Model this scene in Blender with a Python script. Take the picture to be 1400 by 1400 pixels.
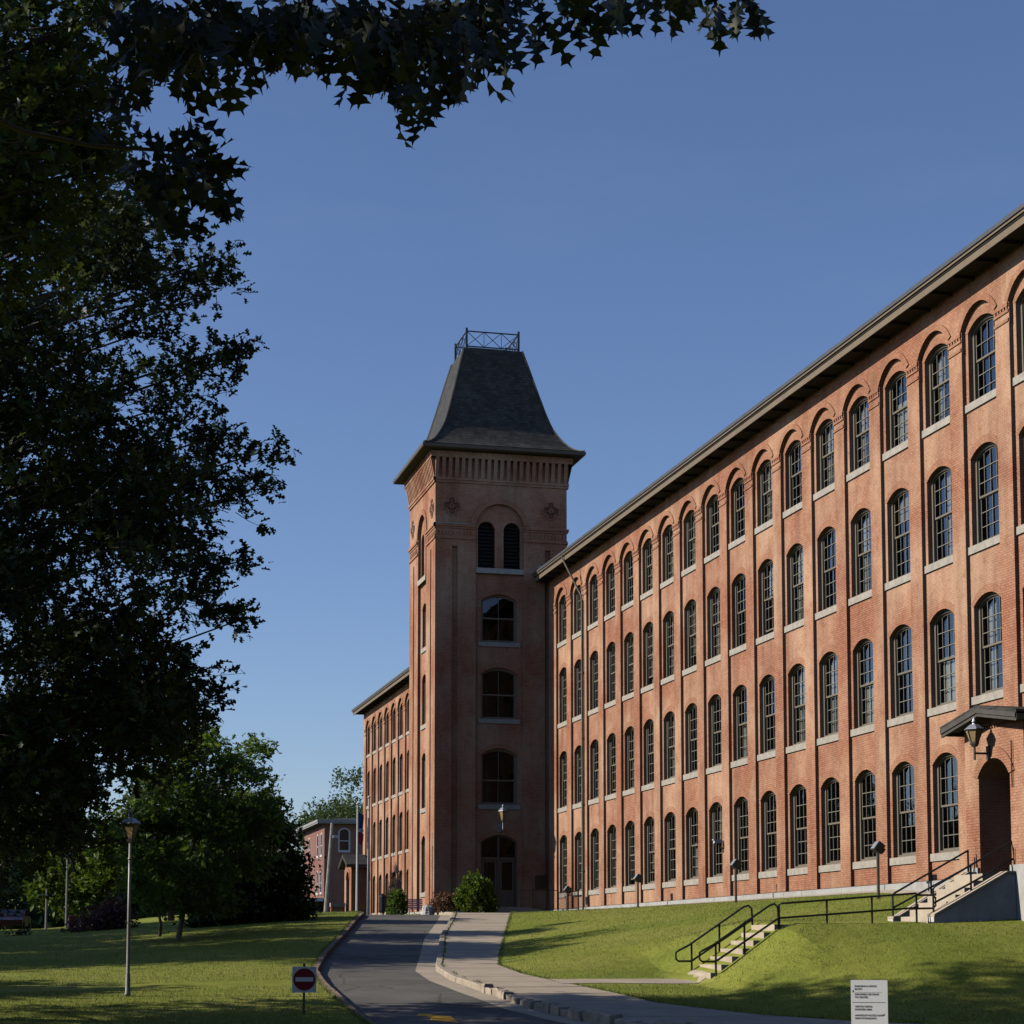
import bpy, math, random
import numpy as np
from mathutils import Vector, Matrix

for o in list(bpy.data.objects): bpy.data.objects.remove(o)
SC = bpy.context.scene
COL = SC.collection
rad = math.radians

# ------------------------------------------------------------------ camera
F = 2670.0
TH = math.atan(248 / F)
AZ = math.atan(653 / math.hypot(F, 248))
cd = bpy.data.cameras.new('camera'); cam = bpy.data.objects.new('camera', cd); COL.objects.link(cam)
cam.location = (0, 0, 0); cam.rotation_euler = (math.pi / 2 + TH, 0, -AZ)
cd.sensor_width = 36; cd.lens = 36 * F / 1400; cd.shift_y = 0.25
cd.clip_start = 0.1; cd.clip_end = 3000
SC.camera = cam

# ------------------------------------------------------------------ world and sun
SUN_EL = 30.0
SUN_AZ = 280.0          # compass bearing of the sun, clockwise from +Y
w = bpy.data.worlds.new('World'); SC.world = w; w.use_nodes = True
nt = w.node_tree; nt.nodes.clear()
sky = nt.nodes.new('ShaderNodeTexSky'); sky.sky_type = 'NISHITA'; sky.sun_disc = False
sky.sun_elevation = rad(SUN_EL); sky.sun_rotation = rad(SUN_AZ)
sky.altitude = 0; sky.air_density = 1.0; sky.dust_density = 0.06; sky.ozone_density = 4.0
bg = nt.nodes.new('ShaderNodeBackground'); bg.inputs['Strength'].default_value = 0.108
ow = nt.nodes.new('ShaderNodeOutputWorld')
tc_ = nt.nodes.new('ShaderNodeTexCoord'); mpn = nt.nodes.new('ShaderNodeMapping'); mpn.inputs['Scale'].default_value = (2.2, 2.2, 7.5)
nzc = nt.nodes.new('ShaderNodeTexNoise'); nzc.inputs['Scale'].default_value = 1.6; nzc.inputs['Detail'].default_value = 7; nzc.inputs['Roughness'].default_value = .62
rmp = nt.nodes.new('ShaderNodeValToRGB'); rmp.color_ramp.elements[0].position = .52; rmp.color_ramp.elements[0].color = (0, 0, 0, 1); rmp.color_ramp.elements[1].position = .8; rmp.color_ramp.elements[1].color = (.10, .10, .10, 1)
mxs = nt.nodes.new('ShaderNodeMix'); mxs.data_type = 'RGBA'
nt.links.new(tc_.outputs['Generated'], mpn.inputs['Vector']); nt.links.new(mpn.outputs[0], nzc.inputs['Vector']); nt.links.new(nzc.outputs['Fac'], rmp.inputs['Fac'])
nt.links.new(rmp.outputs[0], mxs.inputs['Factor']); nt.links.new(sky.outputs[0], mxs.inputs['A']); mxs.inputs['B'].default_value = (3.2, 3.9, 5.0, 1)
tint = nt.nodes.new('ShaderNodeMix'); tint.data_type = 'RGBA'; tint.blend_type = 'MULTIPLY'; tint.inputs['Factor'].default_value = 1; tint.inputs['B'].default_value = (.97, .94, 1.06, 1)
nt.links.new(mxs.outputs['Result'], tint.inputs['A']); nt.links.new(tint.outputs['Result'], bg.inputs['Color']); nt.links.new(bg.outputs[0], ow.inputs['Surface'])
sl = bpy.data.lights.new('sun', 'SUN'); sl.energy = 5.0; sl.angle = rad(0.55); sl.color = (1.0, 0.93, 0.82)
so = bpy.data.objects.new('sun', sl); COL.objects.link(so)
sd = Vector((math.sin(rad(SUN_AZ)) * math.cos(rad(SUN_EL)), math.cos(rad(SUN_AZ)) * math.cos(rad(SUN_EL)), math.sin(rad(SUN_EL))))
so.rotation_euler = sd.to_track_quat('Z', 'Y').to_euler(); so.location = sd * 200
SC.render.engine = 'CYCLES'
SC.view_settings.view_transform = 'Standard'; SC.view_settings.look = 'None'
SC.view_settings.exposure = 0.0; SC.view_settings.gamma = 1; SC.view_settings.use_curve_mapping = False
SC.cycles.max_bounces = 6; SC.cycles.transparent_max_bounces = 8; SC.cycles.diffuse_bounces = 1; SC.cycles.sample_clamp_indirect = 0.009
SC.cycles.caustics_reflective = False; SC.cycles.caustics_refractive = False

# ------------------------------------------------------------------ helpers
def tag(o, label=None, cat=None, group=None, kind=None):
    if label: o['label'] = label
    if cat: o['category'] = cat
    if group: o['group'] = group
    if kind: o['kind'] = kind
    return o

def thing(name, label, cat, loc=(0, 0, 0), rz=0, group=None):
    o = bpy.data.objects.new(name, None); COL.objects.link(o)
    o.location = loc; o.rotation_euler = (0, 0, rz); o.empty_display_size = .3
    return tag(o, label, cat, group)

def put(name, mesh, parent=None, loc=(0, 0, 0), rot=(0, 0, 0), scale=(1, 1, 1)):
    o = bpy.data.objects.new(name, mesh); COL.objects.link(o)
    o.location = loc; o.rotation_euler = rot; o.scale = scale
    if parent is not None: o.parent = parent
    return o

class MB:
    def __init__(s): s.v = []; s.f = []; s.m = []; s.cm = 0
    def poly(s, pts):
        b = len(s.v); s.v.extend([tuple(p) for p in pts]); s.f.append(tuple(range(b, b + len(pts)))); s.m.append(s.cm)
    def grid(s, rows):
        b = len(s.v); n = len(rows[0])
        for r in rows: s.v.extend([tuple(p) for p in r])
        for i in range(len(rows) - 1):
            for j in range(n - 1):
                s.f.append((b + i * n + j, b + i * n + j + 1, b + (i + 1) * n + j + 1, b + (i + 1) * n + j)); s.m.append(s.cm)
    def box(s, x0, x1, y0, y1, z0, z1, T=None):
        p = [(x0, y0, z0), (x1, y0, z0), (x1, y1, z0), (x0, y1, z0), (x0, y0, z1), (x1, y0, z1), (x1, y1, z1), (x0, y1, z1)]
        if T: p = [T(*q) for q in p]
        b = len(s.v); s.v.extend([tuple(q) for q in p])
        for q in ((0, 3, 2, 1), (4, 5, 6, 7), (0, 1, 5, 4), (1, 2, 6, 5), (2, 3, 7, 6), (3, 0, 4, 7)):
            s.f.append(tuple(b + i for i in q)); s.m.append(s.cm)
    def bar(s, a, b_, r, n=4, r2=None, cap=True):
        a = Vector(a); b_ = Vector(b_); d = (b_ - a)
        if d.length < 1e-6: return
        d.normalize(); r2 = r if r2 is None else r2
        u = d.cross(Vector((0, 0, 1)));
        if u.length < 1e-3: u = Vector((1, 0, 0))
        u.normalize(); w_ = d.cross(u); base = len(s.v); off = math.pi / 4 if n == 4 else 0
        for p, rr in ((a, r), (b_, r2)):
            for k in range(n):
                t = 2 * math.pi * k / n + off; s.v.append(tuple(p + u * math.cos(t) * rr + w_ * math.sin(t) * rr))
        for k in range(n):
            k2 = (k + 1) % n; s.f.append((base + k, base + k2, base + n + k2, base + n + k)); s.m.append(s.cm)
        if cap:
            s.f.append(tuple(base + k for k in range(n))[::-1]); s.m.append(s.cm)
            s.f.append(tuple(base + n + k for k in range(n))); s.m.append(s.cm)
    def path(s, pts, rs, n=6):
        if not hasattr(rs, '__len__'): rs = [rs] * len(pts)
        pts = [Vector(p) for p in pts]; base = len(s.v)
        up = Vector((0.13, 0.21, 0.97))
        for i, p in enumerate(pts):
            d = (pts[min(i + 1, len(pts) - 1)] - pts[max(i - 1, 0)]).normalized()
            u = d.cross(up)
            if u.length < .05: u = d.cross(Vector((1, 0, 0)))
            u.normalize(); w_ = d.cross(u)
            for k in range(n):
                t = 2 * math.pi * k / n; s.v.append(tuple(p + u * math.cos(t) * rs[i] + w_ * math.sin(t) * rs[i]))
        for i in range(len(pts) - 1):
            for k in range(n):
                k2 = (k + 1) % n; s.f.append((base + i * n + k, base + i * n + k2, base + (i + 1) * n + k2, base + (i + 1) * n + k)); s.m.append(s.cm)
        s.f.append(tuple(base + k for k in range(n))[::-1]); s.m.append(s.cm)
        e = base + (len(pts) - 1) * n; s.f.append(tuple(e + k for k in range(n))); s.m.append(s.cm)
    def lathe(s, prof, n=12, c=(0, 0, 0), rot=0):
        base = len(s.v)
        for r, z in prof:
            for k in range(n):
                t = 2 * math.pi * k / n + rot; s.v.append((c[0] + r * math.cos(t), c[1] + r * math.sin(t), c[2] + z))
        for i in range(len(prof) - 1):
            for k in range(n):
                k2 = (k + 1) % n; s.f.append((base + i * n + k, base + i * n + k2, base + (i + 1) * n + k2, base + (i + 1) * n + k)); s.m.append(s.cm)
        s.f.append(tuple(base + k for k in range(n))[::-1]); s.m.append(s.cm)
        e = base + (len(prof) - 1) * n; s.f.append(tuple(e + k for k in range(n))); s.m.append(s.cm)
    def mesh(s, name, mats, smooth=False):
        me = bpy.data.meshes.new(name); me.from_pydata(s.v, [], s.f)
        for m_ in (mats if isinstance(mats, (list, tuple)) else [mats]): me.materials.append(m_)
        if len(set(s.m)) > 1: me.polygons.foreach_set('material_index', s.m)
        if smooth: me.polygons.foreach_set('use_smooth', [True] * len(s.f))
        me.update(); return me
    def build(s, name, mats, parent=None, smooth=False, loc=(0, 0, 0), rz=0):
        return put(name, s.mesh(name, mats, smooth), parent, loc, (0, 0, rz))

def raw_mesh(name, verts, tris, mat):
    me = bpy.data.meshes.new(name); nv = len(verts); nf = len(tris)
    me.vertices.add(nv); me.vertices.foreach_set('co', verts.astype(np.float32).ravel())
    me.loops.add(nf * 3); me.loops.foreach_set('vertex_index', tris.astype(np.int32).ravel())
    me.polygons.add(nf); me.polygons.foreach_set('loop_start', np.arange(0, nf * 3, 3, dtype=np.int32))
    me.polygons.foreach_set('loop_total', np.full(nf, 3, dtype=np.int32))
    me.materials.append(mat); me.update(calc_edges=True); return me

def lerp_table(t, x):
    if x <= t[0][0]: return t[0][1]
    for (a, b), (c, d) in zip(t, t[1:]):
        if x <= c: return b + (d - b) * (x - a) / (c - a)
    return t[-1][1]

def sst(a, b, x):
    t = min(1, max(0, (x - a) / (b - a))); return t * t * (3 - 2 * t)

# ------------------------------------------------------------------ materials
def mat(name):
    m = bpy.data.materials.new(name); m.use_nodes = True; n = m.node_tree; n.nodes.clear()
    o = n.nodes.new('ShaderNodeOutputMaterial'); b = n.nodes.new('ShaderNodeBsdfPrincipled')
    n.links.new(b.outputs[0], o.inputs['Surface'])
    b.inputs['Specular IOR Level'].default_value = 0.25
    return m, n, b

def N(n, t, **kw):
    x = n.nodes.new(t)
    for k, v in kw.items():
        if hasattr(x, k) and not k[0].isupper(): setattr(x, k, v)
        else: x.inputs[k.replace('_', ' ')].default_value = v
    return x

def geo_pos(n): return n.nodes.new('ShaderNodeNewGeometry')

def noise(n, vec, scale, detail=4, rough=.55):
    x = N(n, 'ShaderNodeTexNoise', Scale=scale, Detail=detail, Roughness=rough)
    if vec is not None: n.links.new(vec, x.inputs['Vector'])
    return x

def ramp(n, fac, stops):
    r = n.nodes.new('ShaderNodeValToRGB'); e = r.color_ramp.elements
    while len(e) < len(stops): e.new(.5)
    for i, (p, c) in enumerate(stops):
        e[i].position = p; e[i].color = (c[0], c[1], c[2], 1) if hasattr(c, '__len__') else (c, c, c, 1)
    n.links.new(fac, r.inputs['Fac']); return r

def mixc(n, a, b, fac, mode='MIX'):
    x = n.nodes.new('ShaderNodeMix'); x.data_type = 'RGBA'; x.blend_type = mode
    for s, v in ((x.inputs['A'], a), (x.inputs['B'], b), (x.inputs['Factor'], fac)):
        if hasattr(v, 'links'): n.links.new(v, s)
        elif hasattr(v, '__len__'): s.default_value = (v[0], v[1], v[2], 1)
        else: s.default_value = v
    return x.outputs['Result']

def bump(n, b, h, strength=.3, dist=.02):
    x = N(n, 'ShaderNodeBump', Strength=strength, Distance=dist); n.links.new(h, x.inputs['Height'])
    n.links.new(x.outputs[0], b.inputs['Normal']); return x

def simple(name, col, rough=.7, metal=0, var=.25, scale=3., bmp=.15, spec=.25, stretch=None):
    m, n, b = mat(name); g = geo_pos(n); vec = g.outputs['Position']
    if stretch:
        mp_ = n.nodes.new('ShaderNodeMapping'); mp_.inputs['Scale'].default_value = stretch; n.links.new(vec, mp_.inputs['Vector']); vec = mp_.outputs[0]
    a = noise(n, vec, scale, 6, .65)
    d = [c * (1 - var) for c in col]; e = [min(1, c * (1 + var)) for c in col]
    r = ramp(n, a.outputs['Fac'], [(.3, d), (.7, e)])
    n.links.new(r.outputs[0], b.inputs['Base Color'])
    b.inputs['Roughness'].default_value = rough; b.inputs['Metallic'].default_value = metal
    b.inputs['Specular IOR Level'].default_value = spec
    if bmp: bump(n, b, noise(n, vec, scale * 12, 4).outputs['Fac'], bmp, .01)
    return m

def brick_mat(name, c1, c2, mortar, pale, deep, stain=.5):
    m, n, b = mat(name); g = geo_pos(n)
    sp = n.nodes.new('ShaderNodeSeparateXYZ'); n.links.new(g.outputs['Position'], sp.inputs[0])
    sn = n.nodes.new('ShaderNodeSeparateXYZ'); n.links.new(g.outputs['True Normal'], sn.inputs[0])
    ab = N(n, 'ShaderNodeMath', operation='ABSOLUTE'); n.links.new(sn.outputs['X'], ab.inputs[0])
    gt = N(n, 'ShaderNodeMath', operation='GREATER_THAN'); n.links.new(ab.outputs[0], gt.inputs[0]); gt.inputs[1].default_value = .6
    mx = n.nodes.new('ShaderNodeMix'); n.links.new(gt.outputs[0], mx.inputs[0]); n.links.new(sp.outputs['X'], mx.inputs[2]); n.links.new(sp.outputs['Y'], mx.inputs[3])
    cb = n.nodes.new('ShaderNodeCombineXYZ'); n.links.new(mx.outputs[0], cb.inputs['X']); n.links.new(sp.outputs['Z'], cb.inputs['Y'])
    bt = n.nodes.new('ShaderNodeTexBrick'); bt.offset = .5
    n.links.new(cb.outputs[0], bt.inputs['Vector'])
    bt.inputs['Scale'].default_value = 1; bt.inputs['Brick Width'].default_value = .2; bt.inputs['Row Height'].default_value = .067
    bt.inputs['Mortar Size'].default_value = .0085; bt.inputs['Mortar Smooth'].default_value = .3; bt.inputs['Bias'].default_value = -.1
    bt.inputs['Color1'].default_value = (*c1, 1); bt.inputs['Color2'].default_value = (*c2, 1); bt.inputs['Mortar'].default_value = (*mortar, 1)
    big = noise(n, g.outputs['Position'], .35, 5, .6)
    rb = ramp(n, big.outputs['Fac'], [(.38, 0), (.66, 1)])
    c = mixc(n, bt.outputs['Color'], pale, 0)
    mlt = N(n, 'ShaderNodeMath', operation='MULTIPLY'); n.links.new(rb.outputs[0], mlt.inputs[0]); mlt.inputs[1].default_value = stain
    c = mixc(n, bt.outputs['Color'], pale, mlt.outputs[0])
    # weathering: vertical streaks and blotches
    mp_ = n.nodes.new('ShaderNodeMapping'); mp_.inputs['Scale'].default_value = (1.6, 1.6, .22); n.links.new(g.outputs['Position'], mp_.inputs['Vector'])
    st = noise(n, mp_.outputs[0], 1.0, 6, .65)
    rs = ramp(n, st.outputs['Fac'], [(.3, .64), (.52, 1.0), (.72, 1.14)])
    c = mixc(n, c, rs.outputs[0], .8, 'MULTIPLY')
    bl = noise(n, g.outputs['Position'], 2.7, 5, .7)
    rl = ramp(n, bl.outputs['Fac'], [(.52, 0), (.75, .55)])
    c = mixc(n, c, deep, rl.outputs[0])
    fine = noise(n, cb.outputs[0], 14, 3, .8)
    rf = ramp(n, fine.outputs['Fac'], [(.25, .62), (.5, 1), (.8, 1.16)])
    c = mixc(n, c, rf.outputs[0], .9, 'MULTIPLY')
    n.links.new(c, b.inputs['Base Color']); b.inputs['Roughness'].default_value = .9; b.inputs['Specular IOR Level'].default_value = .12
    inv = N(n, 'ShaderNodeMath', operation='SUBTRACT'); inv.inputs[0].default_value = 1; n.links.new(bt.outputs['Fac'], inv.inputs[1])
    ad = N(n, 'ShaderNodeMath', operation='ADD'); n.links.new(inv.outputs[0], ad.inputs[0]); n.links.new(fine.outputs['Fac'], ad.inputs[1])
    bump(n, b, ad.outputs[0], .55, .012)
    return m

M = {}
M['brick'] = brick_mat('red_brick', (.42, .194, .116), (.335, .134, .078), (.19, .082, .050), (.54, .345, .22), (.24, .080, .040), .8)  # mortar darkened: shade in the joints is put into its colour
M['brick_far'] = brick_mat('far_brick', (.29, .135, .105), (.24, .10, .08), (.29, .22, .18), (.32, .17, .13), (.2, .08, .06), .3)
M['header'] = brick_mat('header_brick', (.43, .205, .124), (.36, .152, .088), (.21, .095, .06), (.44, .25, .15), (.27, .095, .052), .6)
M['stone'] = simple('sill_stone', (.37, .335, .28), .85, var=.2, scale=5)
M['granite'] = simple('foundation_granite', (.40, .39, .36), .85, var=.16, scale=2.2)
M['frame'] = simple('window_frame_paint', (.185, .16, .12), .55, var=.08, bmp=0)
M['muntin'] = simple('muntin_paint', (.25, .235, .19), .5, var=.08, bmp=0)
M['white'] = simple('white_paint', (.62, .62, .6), .5, var=.06, bmp=0)
M['fascia'] = simple('fascia_paint', (.19, .145, .095), .6, var=.12, scale=1.2, bmp=.05)
M['tower_eave'] = simple('tower_eave_paint', (.115, .095, .075), .6, var=.15, scale=1.2, bmp=.05)
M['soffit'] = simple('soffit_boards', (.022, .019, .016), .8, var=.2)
M['trim_dark'] = simple('dark_trim', (.085, .075, .065), .6, var=.2)
M['eave_metal'] = simple('gutter_metal', (.11, .108, .105), .45, metal=.3, var=.15)
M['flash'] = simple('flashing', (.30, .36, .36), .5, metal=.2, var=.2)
M['eave_pale'] = simple('pale_eave_paint', (.30, .29, .27), .6, var=.1, bmp=0)
M['cavity_shade'] = simple('painted_cavity_shade', (.16, .07, .045), .9, var=.2)
M['rail'] = simple('black_railing_paint', (.012, .012, .013), .38, var=.2, bmp=0, spec=.5)
M['iron'] = simple('roof_iron', (.02, .024, .035), .5, var=.2, bmp=0, spec=.5)
M['concrete'] = simple('stair_concrete', (.48, .40, .295), .9, var=.16, scale=1.6, bmp=.25)
M['cheek'] = simple('weathered_lifted_concrete', (.52, .48, .42), .92, var=.32, scale=1.1, bmp=.3)  # stair side walls, coloured paler to make up for missing bounce light
M['walk'] = simple('pavement_concrete', (.42, .345, .255), .92, var=.14, scale=1.3, bmp=.3)
M['kerb'] = simple('kerb_stone', (.40, .33, .25), .9, var=.3, scale=4, bmp=.5)
M['kerb_red'] = simple('kerb_brown', (.24, .17, .12), .9, var=.35, scale=3, bmp=.5)
M['bark'] = simple('bark', (.085, .068, .05), .95, var=.45, scale=6, bmp=.8, stretch=(1, 1, .25))
M['bark_pale'] = simple('pale_bark', (.16, .14, .11), .95, var=.35, scale=6, bmp=.8, stretch=(1, 1, .25))
M['pole'] = simple('galvanised_pole', (.25, .25, .23), .5, metal=.3, var=.2)
M['flagpole'] = simple('flagpole_white', (.55, .55, .53), .4, var=.08, bmp=0)
M['wood'] = simple('utility_pole_wood', (.33, .30, .25), .9, var=.3, scale=3)
M['lamp_hood'] = simple('lamp_hood_metal', (.42, .44, .47), .35, metal=.45, var=.1, bmp=0)
M['interior'] = simple('interior_wall', (.22, .2, .17), .9, var=.3, bmp=0)
M['louver'] = simple('louver_black', (.018, .018, .02), .8, var=.3, bmp=0)
M['sign_white'] = simple('sign_white', (.76, .75, .70), .45, var=.03, bmp=0)
M['sign_red'] = simple('sign_red', (.20, .014, .02), .45, var=.1, bmp=0)
M['ink'] = simple('sign_ink', (.12, .12, .12), .6, var=.1, bmp=0)
M['hydrant'] = simple('hydrant_red', (.42, .045, .025), .5, var=.1, bmp=0)
M['bin'] = simple('bin_blue', (.015, .02, .035), .5, var=.15, bmp=0)
M['bench_slat'] = simple('bench_purple', (.36, .21, .30), .6, var=.15, bmp=0)
M['rock'] = simple('pale_rock', (.52, .49, .43), .9, var=.2, scale=4, bmp=.5)
M['plaque'] = simple('bronze_plaque', (.05, .032, .026), .5, metal=.3, var=.2)
M['flag_red'] = simple('flag_red', (.45, .04, .05), .8, var=.1, bmp=0)
M['flag_blue'] = simple('flag_blue', (.04, .05, .20), .8, var=.1, bmp=0)
M['flag_white'] = simple('flag_white', (.7, .7, .7), .8, var=.05, bmp=0)
M['car_paint'] = simple('car_paint', (.045, .008, .014), .25, var=.05, bmp=0, spec=.6)
M['tyre'] = simple('tyre', (.02, .02, .02), .85, var=.1, bmp=0)
M['car_glass'] = simple('car_glass', (.02, .025, .03), .08, var=.05, bmp=0, spec=.8)
M['yellow'] = simple('yellow_road_paint', (.62, .34, .02), .7, var=.15, scale=8, bmp=.1)
M['mesh_house'] = simple('shed_wall', (.5, .5, .48), .7, var=.1)

def shingle_mat():
    m, n, b = mat('slate_shingles'); g = geo_pos(n)
    sp = n.nodes.new('ShaderNodeSeparateXYZ'); n.links.new(g.outputs['Position'], sp.inputs[0])
    ad = N(n, 'ShaderNodeMath', operation='ADD'); n.links.new(sp.outputs['X'], ad.inputs[0]); n.links.new(sp.outputs['Y'], ad.inputs[1])
    cb = n.nodes.new('ShaderNodeCombineXYZ'); n.links.new(ad.outputs[0], cb.inputs['X']); n.links.new(sp.outputs['Z'], cb.inputs['Y'])
    bt = n.nodes.new('ShaderNodeTexBrick'); n.links.new(cb.outputs[0], bt.inputs['Vector'])
    bt.inputs['Scale'].default_value = 1; bt.inputs['Brick Width'].default_value = .3; bt.inputs['Row Height'].default_value = .14; bt.inputs['Mortar Size'].default_value = .008
    bt.inputs['Color1'].default_value = (.060, .057, .050, 1); bt.inputs['Color2'].default_value = (.036, .034, .031, 1); bt.inputs['Mortar'].default_value = (.015, .014, .013, 1)
    a = noise(n, g.outputs['Position'], 1.7, 6, .7); r = ramp(n, a.outputs['Fac'], [(.3, .55), (.7, 1.5)])
    c = mixc(n, bt.outputs['Color'], r.outputs[0], 1, 'MULTIPLY')
    n.links.new(c, b.inputs['Base Color']); b.inputs['Roughness'].default_value = .75
    bump(n, b, bt.outputs['Color'], .6, .03); return m
M['shingle'] = shingle_mat()

def glass_mat():
    m = bpy.data.materials.new('window_glass'); m.use_nodes = True; n = m.node_tree; n.nodes.clear()
    o = n.nodes.new('ShaderNodeOutputMaterial'); tr = n.nodes.new('ShaderNodeBsdfTransparent'); gl = n.nodes.new('ShaderNodeBsdfGlossy')
    tr.inputs['Color'].default_value = (.62, .64, .62, 1); gl.inputs['Roughness'].default_value = .02; gl.inputs['Color'].default_value = (.9, .92, .95, 1)
    fr = n.nodes.new('ShaderNodeFresnel'); fr.inputs['IOR'].default_value = 1.5
    mu = N(n, 'ShaderNodeMath', operation='MULTIPLY'); mu.use_clamp = True; n.links.new(fr.outputs[0], mu.inputs[0]); mu.inputs[1].default_value = 2.1
    g = geo_pos(n); a = noise(n, g.outputs['Position'], 1.9, 2)
    bp = N(n, 'ShaderNodeBump', Strength=.12, Distance=.02); n.links.new(a.outputs['Fac'], bp.inputs['Height']); n.links.new(bp.outputs[0], gl.inputs['Normal'])
    mx = n.nodes.new('ShaderNodeMixShader'); n.links.new(mu.outputs[0], mx.inputs[0]); n.links.new(tr.outputs[0], mx.inputs[1]); n.links.new(gl.outputs[0], mx.inputs[2])
    n.links.new(mx.outputs[0], o.inputs['Surface']); return m
M['glass'] = glass_mat()
M['blind'] = simple('roller_blind', (.42, .37, .28), .9, var=.06, bmp=0)
M['curtain'] = simple('curtain_cloth', (.62, .60, .55), .9, var=.1, bmp=0)

def lamp_glass():
    m, n, b = mat('amber_lamp_glass'); b.inputs['Base Color'].default_value = (.62, .44, .20, 1); b.inputs['Roughness'].default_value = .25
    b.inputs['Transmission Weight'].default_value = .25; b.inputs['Subsurface Weight'].default_value = 0; return m
M['lamp_glass'] = lamp_glass()

def leaf_mat(name, c1, c2, transl=.35, tcol=None, spec=.25, rough=.5):
    m = bpy.data.materials.new(name); m.use_nodes = True; n = m.node_tree; n.nodes.clear()
    o = n.nodes.new('ShaderNodeOutputMaterial'); b = n.nodes.new('ShaderNodeBsdfPrincipled'); t = n.nodes.new('ShaderNodeBsdfTranslucent')
    g = geo_pos(n); r = ramp(n, g.outputs['Random Per Island'], [(0, c1), (.75, c2), (1, [min(1, c * 1.35) for c in c2])])
    n.links.new(r.outputs[0], b.inputs['Base Color']); b.inputs['Roughness'].default_value = rough; b.inputs['Specular IOR Level'].default_value = spec
    tc = mixc(n, r.outputs[0], tcol or (.16, .22, .02), .5); n.links.new(tc, t.inputs['Color'])
    mx = n.nodes.new('ShaderNodeMixShader'); mx.inputs[0].default_value = transl
    n.links.new(b.outputs[0], mx.inputs[1]); n.links.new(t.outputs[0], mx.inputs[2]); n.links.new(mx.outputs[0], o.inputs['Surface']); return m
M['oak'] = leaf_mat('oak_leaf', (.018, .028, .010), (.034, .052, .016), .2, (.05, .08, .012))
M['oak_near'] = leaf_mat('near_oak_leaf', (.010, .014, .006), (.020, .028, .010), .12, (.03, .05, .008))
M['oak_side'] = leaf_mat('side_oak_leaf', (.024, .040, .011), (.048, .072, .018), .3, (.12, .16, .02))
M['maple'] = leaf_mat('maple_leaf', (.042, .088, .014), (.085, .15, .022), .4, (.24, .34, .03))
M['yew'] = leaf_mat('dark_conifer', (.012, .02, .009), (.025, .04, .014), .15, (.04, .06, .01))
M['bush'] = leaf_mat('yellow_green_bush', (.05, .095, .012), (.10, .16, .018), .3, (.2, .26, .02))
M['bush_brown'] = leaf_mat('rust_bush', (.10, .055, .028), (.19, .10, .05), .25, (.2, .1, .04))
M['bush_purple'] = leaf_mat('purple_bush', (.06, .03, .03), (.11, .05, .045), .25, (.14, .04, .04))
M['far_leaf'] = leaf_mat('far_tree_leaf', (.045, .075, .025), (.09, .13, .045), .3, (.14, .18, .04))

def grass_mat():
    m, n, b = mat('lawn_grass'); g = geo_pos(n); p = g.outputs['Position']
    a = noise(n, p, .22, 4, .6); f = noise(n, p, 2.2, 6, .75); k = noise(n, p, 26, 5, .8)
    r = ramp(n, a.outputs['Fac'], [(.3, (.17, .205, .032)), (.5, (.235, .25, .045)), (.72, (.30, .29, .072))])
    rf = ramp(n, f.outputs['Fac'], [(.25, .70), (.5, 1.0), (.78, 1.22)])
    c = mixc(n, r.outputs[0], rf.outputs[0], .9, 'MULTIPLY')
    rk = ramp(n, k.outputs['Fac'], [(.3, .6), (.5, 1.0), (.7, 1.35)])
    c = mixc(n, c, rk.outputs[0], .85, 'MULTIPLY')
    dry = noise(n, p, .9, 6, .75); rd = ramp(n, dry.outputs['Fac'], [(.60, 0), (.78, .5)])
    c = mixc(n, c, (.34, .27, .12), rd.outputs[0])
    n.links.new(c, b.inputs['Base Color']); b.inputs['Roughness'].default_value = .95; b.inputs['Specular IOR Level'].default_value = .08
    ad = N(n, 'ShaderNodeMath', operation='ADD'); n.links.new(f.outputs['Fac'], ad.inputs[0]); n.links.new(k.outputs['Fac'], ad.inputs[1])
    bump(n, b, ad.outputs[0], .5, .045); return m
M['grass'] = grass_mat()
M['blade'] = leaf_mat('grass_blade', (.10, .145, .024), (.18, .21, .045), .25, (.24, .28, .05))

def asphalt_mat():
    m, n, b = mat('asphalt'); g = geo_pos(n); p = g.outputs['Position']
    a = noise(n, p, .5, 5, .65); k = noise(n, p, 45, 3, .8)
    r = ramp(n, a.outputs['Fac'], [(.3, (.092, .085, .074)), (.5, (.126, .116, .10)), (.7, (.165, .152, .13))])
    rk = ramp(n, k.outputs['Fac'], [(.3, .65), (.7, 1.4)])
    c = mixc(n, r.outputs[0], rk.outputs[0], .8, 'MULTIPLY')
    v = N(n, 'ShaderNodeTexVoronoi', feature='DISTANCE_TO_EDGE', Scale=.55); 
    wn = noise(n, p, 1.4, 4, .7); wv = mixc(n, p, wn.outputs['Color'], .25); n.links.new(wv, v.inputs['Vector'])
    rv = ramp(n, v.outputs['Distance'], [(0, .35), (.014, 1)])
    c = mixc(n, c, rv.outputs[0], .7, 'MULTIPLY')
    n.links.new(c, b.inputs['Base Color']); b.inputs['Roughness'].default_value = .85
    bump(n, b, k.outputs['Fac'], .5, .01); return m
M['asphalt'] = asphalt_mat()

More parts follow.
